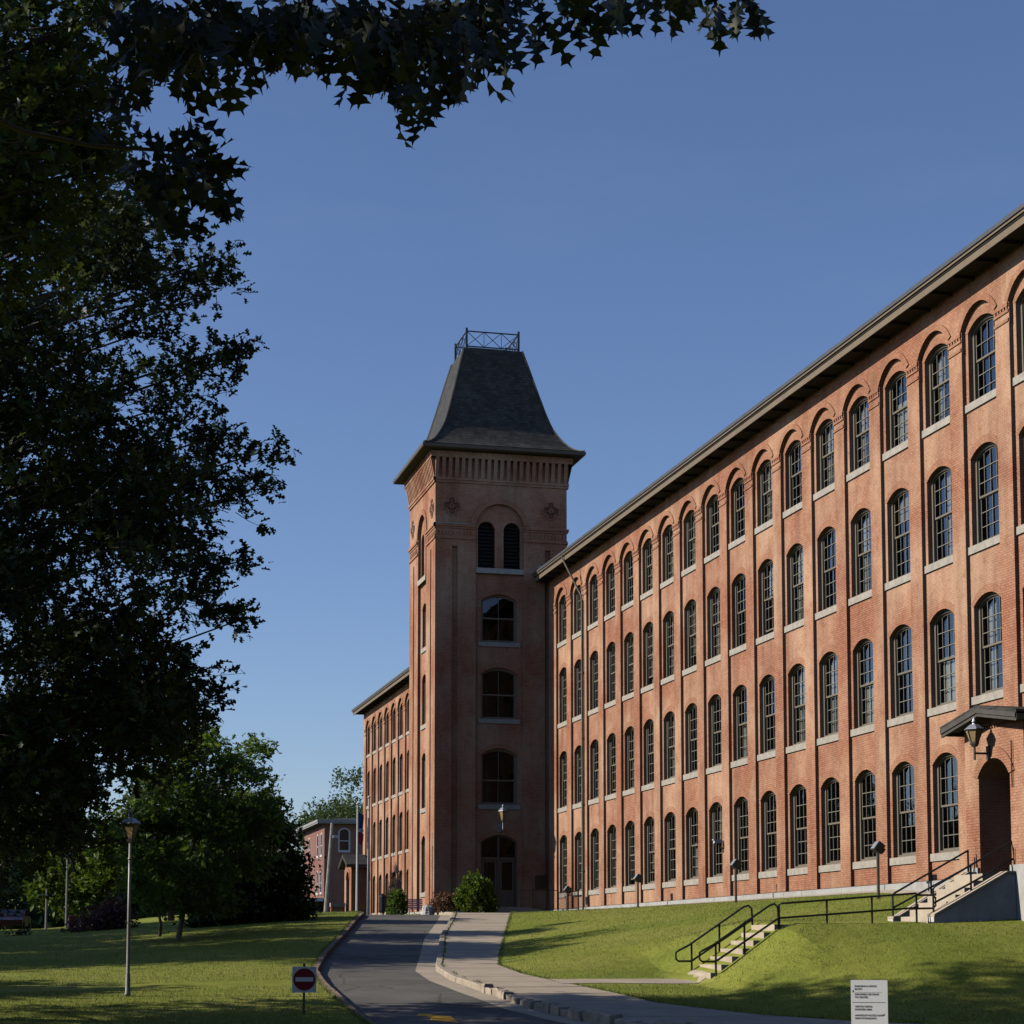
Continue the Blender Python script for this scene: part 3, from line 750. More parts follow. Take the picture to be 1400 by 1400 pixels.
wall = tower_face(mp_left(TX0), TY0, (.95, .95, 1.2, 2.1), S_WINS, PCS, 2.1, True); wall.build('wall', M['brick'], tower)
mb = MB(); mb.poly([(TX1, TY0, 1.5), (TX1, TY1, 1.5), (TX1, TY1, TZ), (TX1, TY0, TZ)]); mb.poly([(TX0, TY1, 1.5), (TX1, TY1, 1.5), (TX1, TY1, TZ), (TX0, TY1, TZ)]); mb.build('wall', M['brick'], tower)
mb = MB()
for z in (6.3, 10.3, 14.1, 17.7): mb.box(TX0 + .5, TX1 - .2, TY0 + .5, TY1 - .2, z - .25, z)
mb.box(TX0 + 3.4, TX0 + 3.5, TY0 + 3.6, TY1 - .2, 1.9, 17.7); mb.box(TX0 + .5, TX1 - .2, TY0 + 4.9, TY0 + 5, 1.9, 17.7)
mb.build('interior', M['interior'], tower)
# windows of the tower
for i, (wd, zb, zs_, zc) in enumerate(F_WINS):
    if i == 0: continue
    kit = window_kit(wd, round(zs_ - zb, 2), round(zc - zb, 2), 2, [1.15], [round(zs_ - zb - .1, 2)] if i == 9 else [])
    add_window(tower, kit, (PCF, TY0 + .14, zb), 0, 2.05, sproj=.06)
for i, (wd, zb, zs_, zc) in enumerate(S_WINS):
    kit = window_kit(wd, round(zs_ - zb, 2), round(zc - zb, 2), 2, [.6, 1.2], [1.7])
    add_window(tower, kit, (TX0 + .14, PCS, zb), -math.pi / 2, 1.4, sproj=.06)
# entrance doors
mb = MB(); H = 3.42
arch_ring(mb, 1.8, H - .37, H, 1.62, H - .37, H - .09, .14, .3)
mb.box(-.81, .81, .14, .3, 2.25, 2.35)
mb.box(-.05, .05, .16, .28, 0, 3.3)
dr = put('door', mb.mesh('door', M['trim_dark']), tower, (PCF, TY0 + .14, 2.0))
mb = MB()
for s in (-1, 1):
    a, b_ = (.06, .8) if s > 0 else (-.8, -.06)
    mb.box(a, a + .11, .2, .25, 0, 2.25); mb.box(b_ - .11, b_, .2, .25, 0, 2.25); mb.box(a + .11, b_ - .11, .2, .25, 0, .8); mb.box(a + .11, b_ - .11, .2, .25, 2.12, 2.25)
put('door_leaf', mb.mesh('door_leaf', M['trim_dark']), dr)
mb = MB(); mb.poly([(-.8, .23, .8), (.8, .23, .8), (.8, .23, 2.2), (-.8, .23, 2.2)]); mb.poly([(-.8, .23, 2.35)] + [(.8, .23, 2.35)] + [(x, .23, z) for x, z in arch_pts(0, 1.62, H - .37, H - .09, 8)[::-1]])
put('glass', mb.mesh('glass', M['glass']), dr)
mb = MB(); mb.box(.1, .13, .12, .2, .9, 1.3); mb.box(-.13, -.1, .12, .2, .9, 1.3); put('handle', mb.mesh('handle', M['pole']), dr)
kit0 = window_kit(1.8, round(F_WINS[0][2] - F_WINS[0][1], 2), round(F_WINS[0][3] - F_WINS[0][1], 2), 2, [1.15], [])
put('arch', kit0['arch'], tower, (PCF, TY0 + .14, 2.0))
# louvred belfry openings and sills
def louver(w_, n_=13):
    mb = MB()
    for i in range(n_):
        z = .05 + i * 2.3 / n_; mb.poly([(-w_ / 2, .10, z), (w_ / 2, .10, z), (w_ / 2, .24, z + .13), (-w_ / 2, .24, z + .13)])
    mb.poly([(-w_ / 2, .32, 0), (w_ / 2, .32, 0), (w_ / 2, .32, 2.4), (-w_ / 2, .32, 2.4)]); return mb.mesh('louver', M['louver'])
LF = louver(.84); LS = louver(.75)
for s in (-1, 1):
    put('louver', LF, tower, (PCF + s * .63, TY0 + .14, 18.2)); put('louver', LS, tower, (TX0 + .14, PCS + s * .63 * 2.1 / 2.37, 18.2), (0, 0, -math.pi / 2))
mb = MB(); mb.box(PCF - 1.17, PCF + 1.17, TY0 - .05, TY0 + .2, 17.95, 18.2); mb.build('sill', M['stone'], tower)
mb = MB(); mb.box(TX0 - .05, TX0 + .2, PCS - 1.04, PCS + 1.04, 17.95, 18.2); mb.build('sill', M['stone'], tower)
# belt courses, round arch hood, crosses, cornice (one part for each side)
for name, mp, u0, pc, pw in (('front', mp_front(TY0), TX0, PCF, 2.37), ('side', mp_left(TX0), TY0, PCS, 2.1)):
    mb = MB()
    def bx(a, b_, z0, z1, p, q=0.0):
        pts = [mp(a, z0, -p), mp(b_, z0, -p), mp(b_, z1, -p), mp(a, z1, -p), mp(a, z0, q), mp(b_, z0, q), mp(b_, z1, q), mp(a, z1, q)]
        for f_ in ((0, 1, 2, 3), (4, 5, 6, 7), (0, 1, 5, 4), (3, 2, 6, 7), (0, 3, 7, 4), (1, 2, 6, 5)): mb.poly([pts[i] for i in f_])
    for z0, z1, p in ((19.55, 19.63, .05), (19.63, 19.70, .03), (20.05, 20.15, .04), (20.15, 20.27, .09)):
        bx(u0 - p, pc - pw / 2 - .04, z0, z1, p); bx(pc + pw / 2 + .04, u0 + 6.5 + p, z0, z1, p)
    for i in range(11):
        for b0 in (u0 + .02, u0 + 6.5 - 1.95):
            bx(b0 + i * .175, b0 + i * .175 + .09, 19.75, 19.95, .03)
    mb.build('belt_course', M['header'], tower)
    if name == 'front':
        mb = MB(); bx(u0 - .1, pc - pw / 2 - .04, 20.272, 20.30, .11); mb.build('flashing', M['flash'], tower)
    mb = MB(); o_ = arch_pts(pc, pw + .5, 20.35, 21.62, 16); i_ = arch_pts(pc, pw, 20.35, 21.35, 16)
    for i in range(16):
        q = [mp(o_[i][0], o_[i][1], -.05), mp(o_[i + 1][0], o_[i + 1][1], -.05), mp(i_[i + 1][0], i_[i + 1][1], -.05), mp(i_[i][0], i_[i][1], -.05)]
        mb.poly(q); mb.poly([q[3], q[2], mp(i_[i + 1][0], i_[i + 1][1], .02), mp(i_[i][0], i_[i][1], .02)]); mb.poly([q[0], q[1], mp(o_[i + 1][0], o_[i + 1][1], 0), mp(o_[i][0], o_[i][1], 0)])
    mb.build('arch_hood', M['header'], tower)
    for c in (u0 + .80, u0 + 6.5 - .80):
        mb = MB()
        for du, dz in ((0, .26), (0, -.26), (.26, 0), (-.26, 0)):
            cz = 21.15 + dz; cu = c + du
            for a in range(1):
                ring = [(cu + .15 * math.cos(t), cz + .17 * math.sin(t)) for t in [math.pi * 2 * k / 8 for k in range(8)]]
                mb.cm = 1; mb.poly([mp(p[0], p[1], -.004) for p in ring]); mb.cm = 0  # flat dark disc: shade of a recess painted as colour
                out = [(cu + .21 * math.cos(t), cz + .23 * math.sin(t)) for t in [math.pi * 2 * k / 8 for k in range(8)]]
                for k in range(8):
                    k2 = (k + 1) % 8
                    mb.poly([mp(*ring[k], -.045), mp(*ring[k2], -.045), mp(*out[k2], -.045), mp(*out[k], -.045)])
                    mb.poly([mp(*ring[k], -.045), mp(*ring[k2], -.045), mp(*ring[k2], 0), mp(*ring[k], 0)]); mb.poly([mp(*out[k], -.045), mp(*out[k2], -.045), mp(*out[k2], 0), mp(*out[k], 0)])
        mb.build('brick_cross', [M['brick'], M['cavity_shade']], tower)
    # cornice: stepped brick then flaring corbel ribs
    mb = MB()
    bx(u0 - .06, u0 + 6.56, 22.28, 22.40, .06); bx(u0 - .10, u0 + 6.60, 22.40, 22.50, .10)
    nr = 21
    for i in range(nr):
        a = u0 - .02 + i * (6.54 - .19) / (nr - 1); b_ = a + .17
        mb.poly([mp(a, 22.5, -.06), mp(b_, 22.5, -.06), mp(b_, 23.75, -.30), mp(a, 23.75, -.30)])
        for c in (a, b_): mb.poly([mp(c, 22.5, -.06), mp(c, 23.75, -.30), mp(c, 23.75, 0), mp(c, 22.5, 0)])
        mb.poly([mp(a, 22.5, -.06), mp(b_, 22.5, -.06), mp(b_, 22.5, 0), mp(a, 22.5, 0)])
    bx(u0 - .25, u0 + 6.75, 23.45, 23.76, .26)
    bx(u0, u0 + 6.5, 22.35, 23.8, .004)
    mb.build('cornice', M['brick'], tower)
mb = MB(); mb.box(TX1, TX1 + .1, TY0, TY1, 22.3, 23.8); mb.poly([(TX1 + .06, TY0 - .06, 22.5), (TX1 + .06, TY1, 22.5), (TX1 + .30, TY1, 23.76), (TX1 + .30, TY0 - .3, 23.76)]); mb.box(TX1, TX1 + .08, TY0 - .02, TY1, 22.28, 22.5); mb.box(TX1, TX1 + .07, TY0 - .03, TY1, 20.1, 20.25); mb.box(TX1, TX1 + .05, TY0 - .03, TY1, 19.5, 19.65)
mb.build('cornice', M['brick'], tower)
# eaves
TCX, TCY = 21.4, 93.25
def sq(h, z): return [(TCX - h, TCY - h, z), (TCX + h, TCY - h, z), (TCX + h, TCY + h, z), (TCX - h, TCY + h, z)]
mb = MB()
def ringsq(h0, z0, h1, z1):
    a, b_ = sq(h0, z0), sq(h1, z1)
    for i in range(4): mb.poly([a[i], a[(i + 1) % 4], b_[(i + 1) % 4], b_[i]])
ringsq(3.3, 23.80, 3.97, 23.80); ringsq(3.97, 23.80, 4.01, 23.83); ringsq(4.01, 23.83, 4.03, 23.97); ringsq(4.03, 23.97, 3.9, 24.0); mb.build('eaves', M['tower_eave'], tower)
PR = [(3.95, 24.02), (3.72, 24.06), (3.50, 24.18), (3.3, 24.36), (3.12, 24.59), (2.97, 24.82), (2.82, 25.08), (2.68, 25.36), (2.56, 25.68), (2.39, 26.22), (2.08, 27.32), (1.77, 28.46), (1.47, 29.52), (1.40, 29.56)]
mb = MB()
for (h0, z0), (h1, z1) in zip(PR, PR[1:]): ringsq(h0, z0, h1, z1)
mb.poly(sq(1.40, 29.56)); roofo = mb.build('roof', M['shingle'], tower)
mb = MB()
for sx, sy in ((-1, -1), (1, -1), (1, 1), (-1, 1)):
    mb.path([(TCX + sx * (h + .01), TCY + sy * (h + .01), z + .02) for h, z in PR[:-1]], .05, 5)
mb.build('hip_cap', M['trim_dark'], tower)
mb = MB(); RH = 1.32; z0, z1 = 29.66, 30.42
cs = sq(RH, 0)
for i in range(4):
    a, b_ = Vector(cs[i]), Vector(cs[(i + 1) % 4])
    mb.bar((a.x, a.y, 29.5), (a.x, a.y, 30.58), .07)
    mb.bar((a.x, a.y, z1), (b_.x, b_.y, z1), .038); mb.bar((a.x, a.y, z0), (b_.x, b_.y, z0), .038)
    for k in range(3):
        p, q = a.lerp(b_, k / 3), a.lerp(b_, (k + 1) / 3)
        mb.bar((p.x, p.y, z0), (q.x, q.y, z1), .02); mb.bar((p.x, p.y, z1), (q.x, q.y, z0), .02)
        if k: mb.bar((p.x, p.y, z0), (p.x, p.y, z1), .018)
mb.build('roof_railing', M['iron'], tower)
# stone water table of the tower, flashing, plaque
for q in ((TX0 - .05, PCF - .92, TY0 - .05, TY0 + .02), (PCF + .92, 23.99, TY0 - .05, TY0 + .02), (TX0 - .05, TX0 + .02, TY0 + .021, TY1)):
    mb = MB(); mb.box(*q, 1.3, 1.82); mb.build('foundation', M['granite'], tower)
mb = MB(); mb.box(23.2, 24.2, TY0 - .03, TY0 - .005, 18.1, 18.42); mb.build('flashing', M['flash'], tower)
mb = MB(); mb.box(23.05, 23.62, TY0 - .04, TY0 - .002, 2.85, 3.5); pq = mb.build('plaque', M['plaque'], tower)
mb = MB()
for i in range(5): mb.box(23.12, 23.55 - .05 * (i % 3), TY0 - .046, TY0 - .04, 3.38 - i * .1, 3.41 - i * .1)
put('inscription', mb.mesh('inscription', M['soffit']), pq)

# ------------------------------------------------------------------ lanterns
def lantern(parent, c, R=.27, H=.42, n=6):
    x, y, z = c
    mb = MB(); mb.lathe([(R, 0), (R * .96, .02), (R * .46, H * .40), (R * .40, H * .42)], n, (x, y, z + H), .26); mb.build('lamp_hood', M['lamp_hood'], parent)
    mb = MB(); mb.lathe([(R * .2, 0), (R * .16, .03), (R * .22, .07), (R * .14, .12), (.012, .17)], 8, (x, y, z + H * 1.42)); mb.build('finial', M['lamp_hood'], parent)
    mb = MB(); mb.lathe([(R * .40, 0), (R * .84, H * .98)], n, (x, y, z), .26); mb.build('lamp_glass', M['lamp_glass'], parent)
    mb = MB()
    for k in range(n):
        t = 2 * math.pi * k / n + .26; mb.bar((x + R * .41 * math.cos(t), y + R * .41 * math.sin(t), z), (x + R * .87 * math.cos(t), y + R * .87 * math.sin(t), z + H), .010)
    mb.lathe([(R * .3, -.1), (R * .45, -.03), (R * .45, .012)], n, (x, y, z), .26)
    mb.build('lamp_cage', M['trim_dark'], parent)

l = thing('post_lamp', 'tall slim lamp post with a lantern head, on the sunlit left lawn', 'street lamp', (0, 0, 0))
lx, ly = 1.83, 40.0; lz = terr(lx, ly) + KH
mb = MB(); mb.lathe([(.062, 0), (.062, .05), (.05, .08), (.05, .42), (.038, .46), (.036, 1.5), (.030, 3.2)], 10, (lx, ly, lz)); mb.lathe([(.036, 2.72), (.045, 2.74), (.036, 2.78)], 10, (lx, ly, lz)); mb.build('post', M['pole'], l, True)
lantern(l, (lx, ly, lz + 3.18), .225, .27, 4)
l = thing('wall_lamp', 'lantern on a bracket beside the arched porch, hood lit by the sun', 'wall lamp', (0, 0, 0))
X0 = 21.60; Y0_ = 42.25
lantern(l, (X0, Y0_, 4.90), .25, .30, 6)
mb = MB(); mb.bar((X0, Y0_, 4.48), (X0, Y0_, 4.84), .032, 6); mb.bar((X0, Y0_, 4.64), (21.98, Y0_, 4.64), .028, 6); mb.box(21.93, 21.995, Y0_ - .07, Y0_ + .07, 4.5, 4.82); mb.build('bracket', M['trim_dark'], l)
l = thing('wall_lamp', 'lantern on a bracket above the tower entrance', 'wall lamp', (0, 0, 0))
l.scale = (1.0111,) * 3; lantern(l, (PCF, 89.35, 6.08), .25, .40, 6)
mb = MB(); mb.bar((PCF, 89.35, 5.62), (PCF, 89.35, 6.0), .028, 6); mb.bar((PCF, 89.35, 5.75), (PCF, 90.12, 5.75), .028, 6); mb.box(PCF - .08, PCF + .08, 90.08, 90.135, 5.55, 5.95); mb.build('bracket', M['lamp_hood'], l)

# ------------------------------------------------------------------ porches
def porch(name, label, X, yc, half, zb, zspring, zcrown, w_, zeave, zapex, zfloor, body_back=24.0):
    t = thing(name, label, 'porch', (0, 0, 0)); mp = mp_left(X)
    mb = MB()
    cell(mb, mp, yc - half, yc + half, zfloor, zeave, 0, (yc, w_, zfloor, zspring, zcrown, 1.0))
    mb.poly([mp(yc - half, zeave, 0), mp(yc + half, zeave, 0), mp(yc, zapex, 0)])
    for s in (-1, 1):
        mb.poly([(X, yc + s * half, zb), (body_back, yc + s * half, zb), (body_back, yc + s * half, zeave), (X, yc + s * half, zeave)])
    mb.poly([(X + 1.0, yc - half, zfloor), (X + 1.0, yc + half, zfloor), (X + 1.0, yc + half, zeave), (X + 1.0, yc - half, zeave)][:4])
    mb.build('wall', M['brick'], t)
    mb = MB(); ap = arch_pts(yc, w_ + .5, zspring + .05, zcrown + .27, 14); ip = arch_pts(yc, w_, zspring, zcrown, 14)
    for i in range(14):
        q = [mp(*ap[i], -.03), mp(*ap[i + 1], -.03), mp(*ip[i + 1], -.03), mp(*ip[i], -.03)]; mb.poly(q); mb.poly([q[3], q[2], mp(*ip[i + 1], .02), mp(*ip[i], .02)]); mb.poly([q[0], q[1], mp(*ap[i + 1], 0), mp(*ap[i], 0)])
    mb.build('arch', M['header'], t)
    mb = MB()
    for i in range(int(half * 2 / .12)):
        a = yc - half + .03 + i * .12; mb.box(X - .04, X, a, a + .06, zeave - .13, zeave - .05)
    mb.box(X - .03, X, yc - half, yc + half, zeave - .05, zeave); mb.build('dentils', M['header'], t)
    # gable roof with thick rake boards
    ov = .45; ox = .42; sl = (zapex - zeave) / half; th = .17
    mb = MB()
    for s in (-1, 1):
        ye = yc + s * (half + ov); ze = zapex - sl * (half + ov)
        P = [(X - ox, yc, zapex + .15), (X - ox, ye, ze + .15), (body_back - .03, ye, ze + .15), (body_back - .03, yc, zapex + .15)]
        Q = [(p[0], p[1], p[2] - .1) for p in P]; mb.poly(P); mb.poly(Q); mb.poly([P[1], P[2], Q[2], Q[1]]); mb.poly([P[0], P[1], Q[1], Q[0]])
    mb.build('roof', M['shingle'], t)
    for s in (-1, 1):
        mb = MB(); ye = yc + s * (half + ov - .02); ze = zapex - sl * (half + ov - .02)
        for (o0, o1, d0, d1) in ((-.04, .07, 0, .09), (-.12, -.04, .03, .07)):
            a = [(X - ox + d0 - .02, yc, zapex + o1), (X - ox + d0 - .02, ye, ze + o1), (X - ox + d0 - .02, ye, ze + o0), (X - ox + d0 - .02, yc, zapex + o0)]; b_ = [(p[0] + .06, p[1], p[2]) for p in a]
            mb.poly(a); mb.poly(b_); 
            for i in range(4): mb.poly([a[i], a[(i + 1) % 4], b_[(i + 1) % 4], b_[i]])
        mb.poly([(X - ox, yc, zapex - .02), (X - ox, ye, ze - .02), (X, ye, ze - .02), (X, yc, zapex - .02)])
        mb.build('rake_board', M['trim_dark'], t)
    for s in (-1, 1):
        ye = yc + s * (half + ov); ze = zapex - sl * (half + ov); mb = MB(); a, b_ = sorted((ye, ye - s * .1)); mb.box(X - ox + .02, body_back - .05, a, b_, ze - .08, ze + .09); mb.build('eave_board', M['trim_dark'], t)
    return t
PYC = 42.08
pch = porch('entrance_porch', 'brick entrance porch with gabled roof and dark arched doorway, beside the concrete stairs', 22.0, PYC, 1.47, .4, 4.1, 4.52, 1.56, 5.38, 5.62, 1.75)
for q in ((21.93, 22.1, PYC + .80, PYC + 1.5, .4, 1.95), (21.93, 22.1, PYC - 1.5, PYC - .80, .4, 1.95), (22.11, 24, PYC - 1.52, PYC - 1.42, .2, 1.9)):
    mb = MB(); mb.box(*q); mb.build('foundation', M['granite'], pch)
mb = MB(); mb.box(22.2, 23.9, PYC - .9, PYC + .9, 1.5, 1.76); mb.build('floor', M['concrete'], pch)
mb = MB(); mb.box(22.9, 22.96, PYC - .75, PYC + .75, 1.76, 3.9); mb.build('door', M['louver'], pch)
mb = MB()
mb.bar((21.96, PYC - .95, 3.75), (21.96, PYC - .95, 4.85), .016); mb.bar((21.96, PYC - .95, 1.4), (21.96, PYC - .95, 2.35), .014); mb.bar((21.96, PYC + 1.0, 1.4), (21.96, PYC + 1.0, 2.2), .014); mb.build('iron_rod', M['iron'], pch)
pc2 = porch('entrance_porch', 'small distant gabled brick porch at the far left end of the mill wing', 22.7, 145.2, 1.65, 2.2, 5.2, 5.8, 1.5, 6.3, 6.95, 2.4)
mb = MB(); mb.box(23.2, 23.3, 144.4, 146, 2.4, 5.6); mb.build('door', M['louver'], pc2)

# upper stairs
st = thing('concrete_stairs', 'pale concrete stairs with a shadowed side wall rising to the arched porch', 'stairs', (0, 0, 0))
zA, zB = .60, 1.76; n_ = 7; x0s, x1s = 19.93, 21.55
for i in range(n_):
    mb = MB(); a = x0s + (x1s - x0s) * i / n_; z1 = zA + (zB - zA) * (i + 1) / n_
    mb.box(a, 22.2 if i == n_ - 1 else x0s + (x1s - x0s) * (i + 1) / n_ + .02, 41.45, 42.9, .2, z1 - .001 * i); mb.build('step', M['concrete'], st)
for (ya, yb, mm, ex) in ((41.0, 41.3, M['cheek'], 0), (42.95, 43.25, M['cheek'], 0)):
    mb = MB(); prof = [(19.75, .1), (19.75, .72), (19.9, .74), (21.72, 1.79), (22.08 if ya < 42 else 21.92, 1.79), (22.08 if ya < 42 else 21.92, .1)]
    if ya < 42: prof = [(19.86, .1), (19.86, .74), (21.72, 1.74), (21.92, 1.74), (21.92, .1)]
    A = [(x, ya, z) for x, z in prof]; B = [(x, yb, z) for x, z in prof]
    mb.poly(A); mb.poly(B[::-1])
    for i in range(len(A)): mb.poly([A[i], A[(i + 1) % len(A)], B[(i + 1) % len(A)], B[i]])
    mb.build('side_wall', mm, st)
    mb = MB(); cp = prof[1:-1]; cp = [(x, z + .004) for x, z in cp]
    for (xa, za), (xb, zb) in zip(cp, cp[1:]):
        T = [(xa, ya - .025, za), (xb, ya - .025, zb), (xb, yb + .02, zb), (xa, yb + .02, za)]; U = [(p[0], p[1], p[2] + .055) for p in T]
        mb.poly(T); mb.poly(U)
        for i in range(4): mb.poly([T[i], T[(i + 1) % 4], U[(i + 1) % 4], U[i]])
    mb.build('coping', M['concrete'], st)
mb = MB(); mb.box(19.7, 19.86, 41.0, 41.32, .1, .62); mb.box(19.62, 19.75, 42.9, 43.3, .1, .60); mb.build('end_block', M['concrete'], st)

def rail_thing(name, label, segs, posts, r=.024):
    t = thing(name, label, 'handrail', (0, 0, 0))
    for s in segs:
        mb = MB(); mb.path(s, r, 8); mb.build('rail', M['rail'], t)
    for p in posts:
        mb = MB(); mb.path(p, r, 8); mb.build('post', M['rail'], t)
    return t
def W(px, py, Y):
    u = (px - 700) / F; v = (1050 - py) / F
    fh = math.cos(TH) - v * math.sin(TH); z = math.sin(TH) + v * math.cos(TH)
    rx = u * math.cos(AZ) + fh * math.sin(AZ); ry = -u * math.sin(AZ) + fh * math.cos(AZ)
    return Vector((rx / ry * Y, Y, z / ry * Y))
# rails of the upper stairs
Y1_, Y2_ = 43.1, 41.2
rail_thing('stair_handrail', 'black handrail on the far side of the upper stairs at the porch', [[(19.82, Y1_, 1.28), (19.86, Y1_, 1.33), (21.80, Y1_, 2.37)], [(19.82, Y1_, .98), (21.80, Y1_, 1.98)]],
    [[(19.82, Y1_, .6), (19.82, Y1_, 1.30)], [(20.82, Y1_, 1.2), (20.82, Y1_, 1.84)], [(21.80, Y1_, 1.7), (21.80, Y1_, 2.39)]])
rail_thing('stair_handrail', 'black handrail on the near side wall of the upper stairs, running up into the porch', [[(19.95, Y2_, .75), (19.95, Y2_, 1.38), (20.0, Y2_, 1.44), (20.9, Y2_, 1.93), (22.1, Y2_ + .1, 2.55)], [(19.95, Y2_, 1.05), (20.9, Y2_, 1.52), (22.0, Y2_, 2.1)]],
    [[(20.9, Y2_, 1.25), (20.9, Y2_, 1.93)]])
# rail along the upper walkway
YW = 41.35
rail_thing('walkway_handrail', 'long low black handrail across the grass bank between the two flights of stairs',
    [[(16.25, YW, .40), (16.25, YW, 1.00), (16.32, YW, 1.03), (19.6, YW, 1.28)], [(16.25, YW, .70), (19.6, YW, .95)], [(19.6, YW, 1.24), (20.0, YW, 1.24), (20.08, YW, 1.18), (20.08, YW, 1.0), (20.0, YW, .94), (19.6, YW, .93)]],
    [[(17.4, YW, .45), (17.4, YW, 1.11)], [(18.5, YW, .5), (18.5, YW, 1.19)], [(19.6, YW, .5), (19.6, YW, 1.28)]])
# lower stairs
ls = thing('concrete_stairs', 'short flight of pale concrete steps climbing the grass bank between black handrails', 'stairs', (0, 0, 0))
n2 = 7; xa, xb = 14.62, 16.4; za, zb = -.70, .56
for i in range(n2):
    a = xa + (xb - xa) * i / n2; z1 = za + (zb - za) * (i + 1) / n2
    mb = MB(); mb.box(a, a + (xb - xa) / n2 + .03, 41.38, 42.85, z1 - .55, z1); mb.build('step', M['concrete'], ls)
for (Yr, lab) in ((41.30, 'black handrail on the near side of the lower steps'), (42.95, 'black handrail on the far side of the lower steps')):
    o = 0
    top = [(14.40, Yr, -.03), (14.46, Yr, .0), (14.66, Yr, .10), (16.0, Yr, .98), (16.12, Yr, 1.02), (16.20, Yr, .95), (16.22, Yr, .45)]
    rail_thing('stair_handrail', lab, [top, [(14.68, Yr, -.27), (14.76, Yr, -.24), (16.22, Yr, .70)], [(14.40, Yr, -.03), (14.34, Yr, -.07), (14.34, Yr, -.22), (14.40, Yr, -.27), (14.70, Yr, -.27)]],
        [[(14.72, Yr, -.75), (14.72, Yr, .14)], [(15.40, Yr, -.3), (15.40, Yr, .61)]])

# tower entrance: ramp fence, steps
fe = thing('entrance_fence', 'black metal fence of balusters around the tower entrance', 'fence', (0, 0, 0))
def fence_run(a, b_, z0a, z0b, h, posts, step=.13):
    mb = MB(); A_, B_ = Vector(a), Vector(b_); L_ = (B_ - A_).length; n__ = int(L_ / step)
    for z in (h, .12):
        p = A_.copy(); q = B_.copy(); p = Vector((a[0], a[1], z0a + z)); q = Vector((b_[0], b_[1], z0b + z)); mb.bar(p, q, .022)
    mb.build('rail', M['rail'], fe); mb = MB()
    for i in range(n__ + 1):
        t = i / n__; x = a[0] + (b_[0] - a[0]) * t; y = a[1] + (b_[1] - a[1]) * t; z = z0a + (z0b - z0a) * t
        mb.bar((x, y, z + .12), (x, y, z + h), .009)
    o = mb.build('balusters', M['rail'], fe)
    for t in posts:
        mb = MB(); x = a[0] + (b_[0] - a[0]) * t; y = a[1] + (b_[1] - a[1]) * t; z = z0a + (z0b - z0a) * t; mb.bar((x, y, z - .15), (x, y, z + h + .08), .035); mb.build('post', M['rail'], fe)
fence_run((21.95, 88.4, 0), (23.75, 88.4, 0), 1.75, 1.75, 1.0, (0, .33, .67, 1))
fence_run((23.75, 88.4, 0), (23.75, 84.9, 0), 1.75, 1.72, .9, (0.5, 1))
fence_run((20.55, 87.9, 0), (20.55, 89.3, 0), 1.75, 1.75, .9, (0, 1))
es = thing('entrance_steps', 'low pale stone step and ramp in front of the tower door', 'steps', (0, 0, 0))
mb = MB(); mb.box(20.3, 22.6, 88.9, 89.98, 1.4, 1.98); mb.build('step', M['concrete'], es)
mb = MB(); mb.box(20.4, 22.4, 88.5, 88.9, 1.4, 1.84); mb.build('step', M['concrete'], es)
mb = MB(); mb.poly([(21.6, 87.6, 1.93), (22.0, 87.6, 1.93), (23.4, 87.6, 1.72), (23.4, 88.2, 1.72), (22.0, 88.2, 1.93), (21.6, 88.2, 1.93)]); mb.poly([(21.6, 87.6, 1.93), (22.0, 87.6, 1.93), (23.4, 87.6, 1.72), (23.4, 87.6, 1.5), (21.6, 87.6, 1.5)]); mb.build('ramp', M['concrete'], es)
mk = thing('standpipe', 'pair of short grey marker posts beside the tower entrance bush', 'post', (0, 0, 0))
mb = MB(); mb.lathe([(.06, 0), (.06, .75), (.09, .8), (.09, .95), (.03, 1.0)], 8, (20.32, 87.3, 1.6)); mb.build('post', M['pole'], mk)

# floodlights on posts
for x, y, h, lab in ((23.15, 84.6, .8, 'post floodlight nearest the tower, against the fence end'), (22.8, 72.9, .98, 'post floodlight in front of the wall, second from the tower'),
                     (22.7, 61.65, 1.12, 'post floodlight in front of the wall, third from the tower'), (22.55, 49.95, 1.25, 'post floodlight in front of the wall, nearest the porch')):
    z = terr(x, y) + KH; f = thing('floodlight', lab, 'floodlight', (x, y, z), group='floodlights along the foot of the wall')
    mb = MB(); mb.bar((0, 0, -.1), (0, 0, h), .045, 8); mb.lathe([(.08, 0), (.08, .03)], 8); mb.build('post', M['trim_dark'], f)
    mb = MB(); T = lambda a, b_, c: (a * .8 + c * .6, b_, h + .16 + c * .8 - a * .6)
    mb.box(-.10, .12, -.14, .14, -.14, .14, T); mb.box(.12, .2, -.08, .08, -.08, .08, T); mb.build('housing', M['trim_dark'], f)
    mb = MB(); mb.box(-.115, -.10, -.12, .12, -.12, .12, T); mb.build('lens', M['lamp_hood'], f)
cm_ = thing('security_camera', 'small white security camera on the brick wall between ground floor windows', 'camera', (23.99, 66.44, 3.8))
mb = MB(); mb.box(-.34, -.04, -.06, .06, .0, .13); mb.box(-.38, -.3, -.075, .075, .11, .14); mb.build('housing', M['white'], cm_)
mb = MB(); mb.bar((0, 0, -.25), (-.18, 0, 0), .025); mb.box(-.03, 0, -.05, .05, -.32, -.15); mb.build('bracket', M['trim_dark'], cm_)

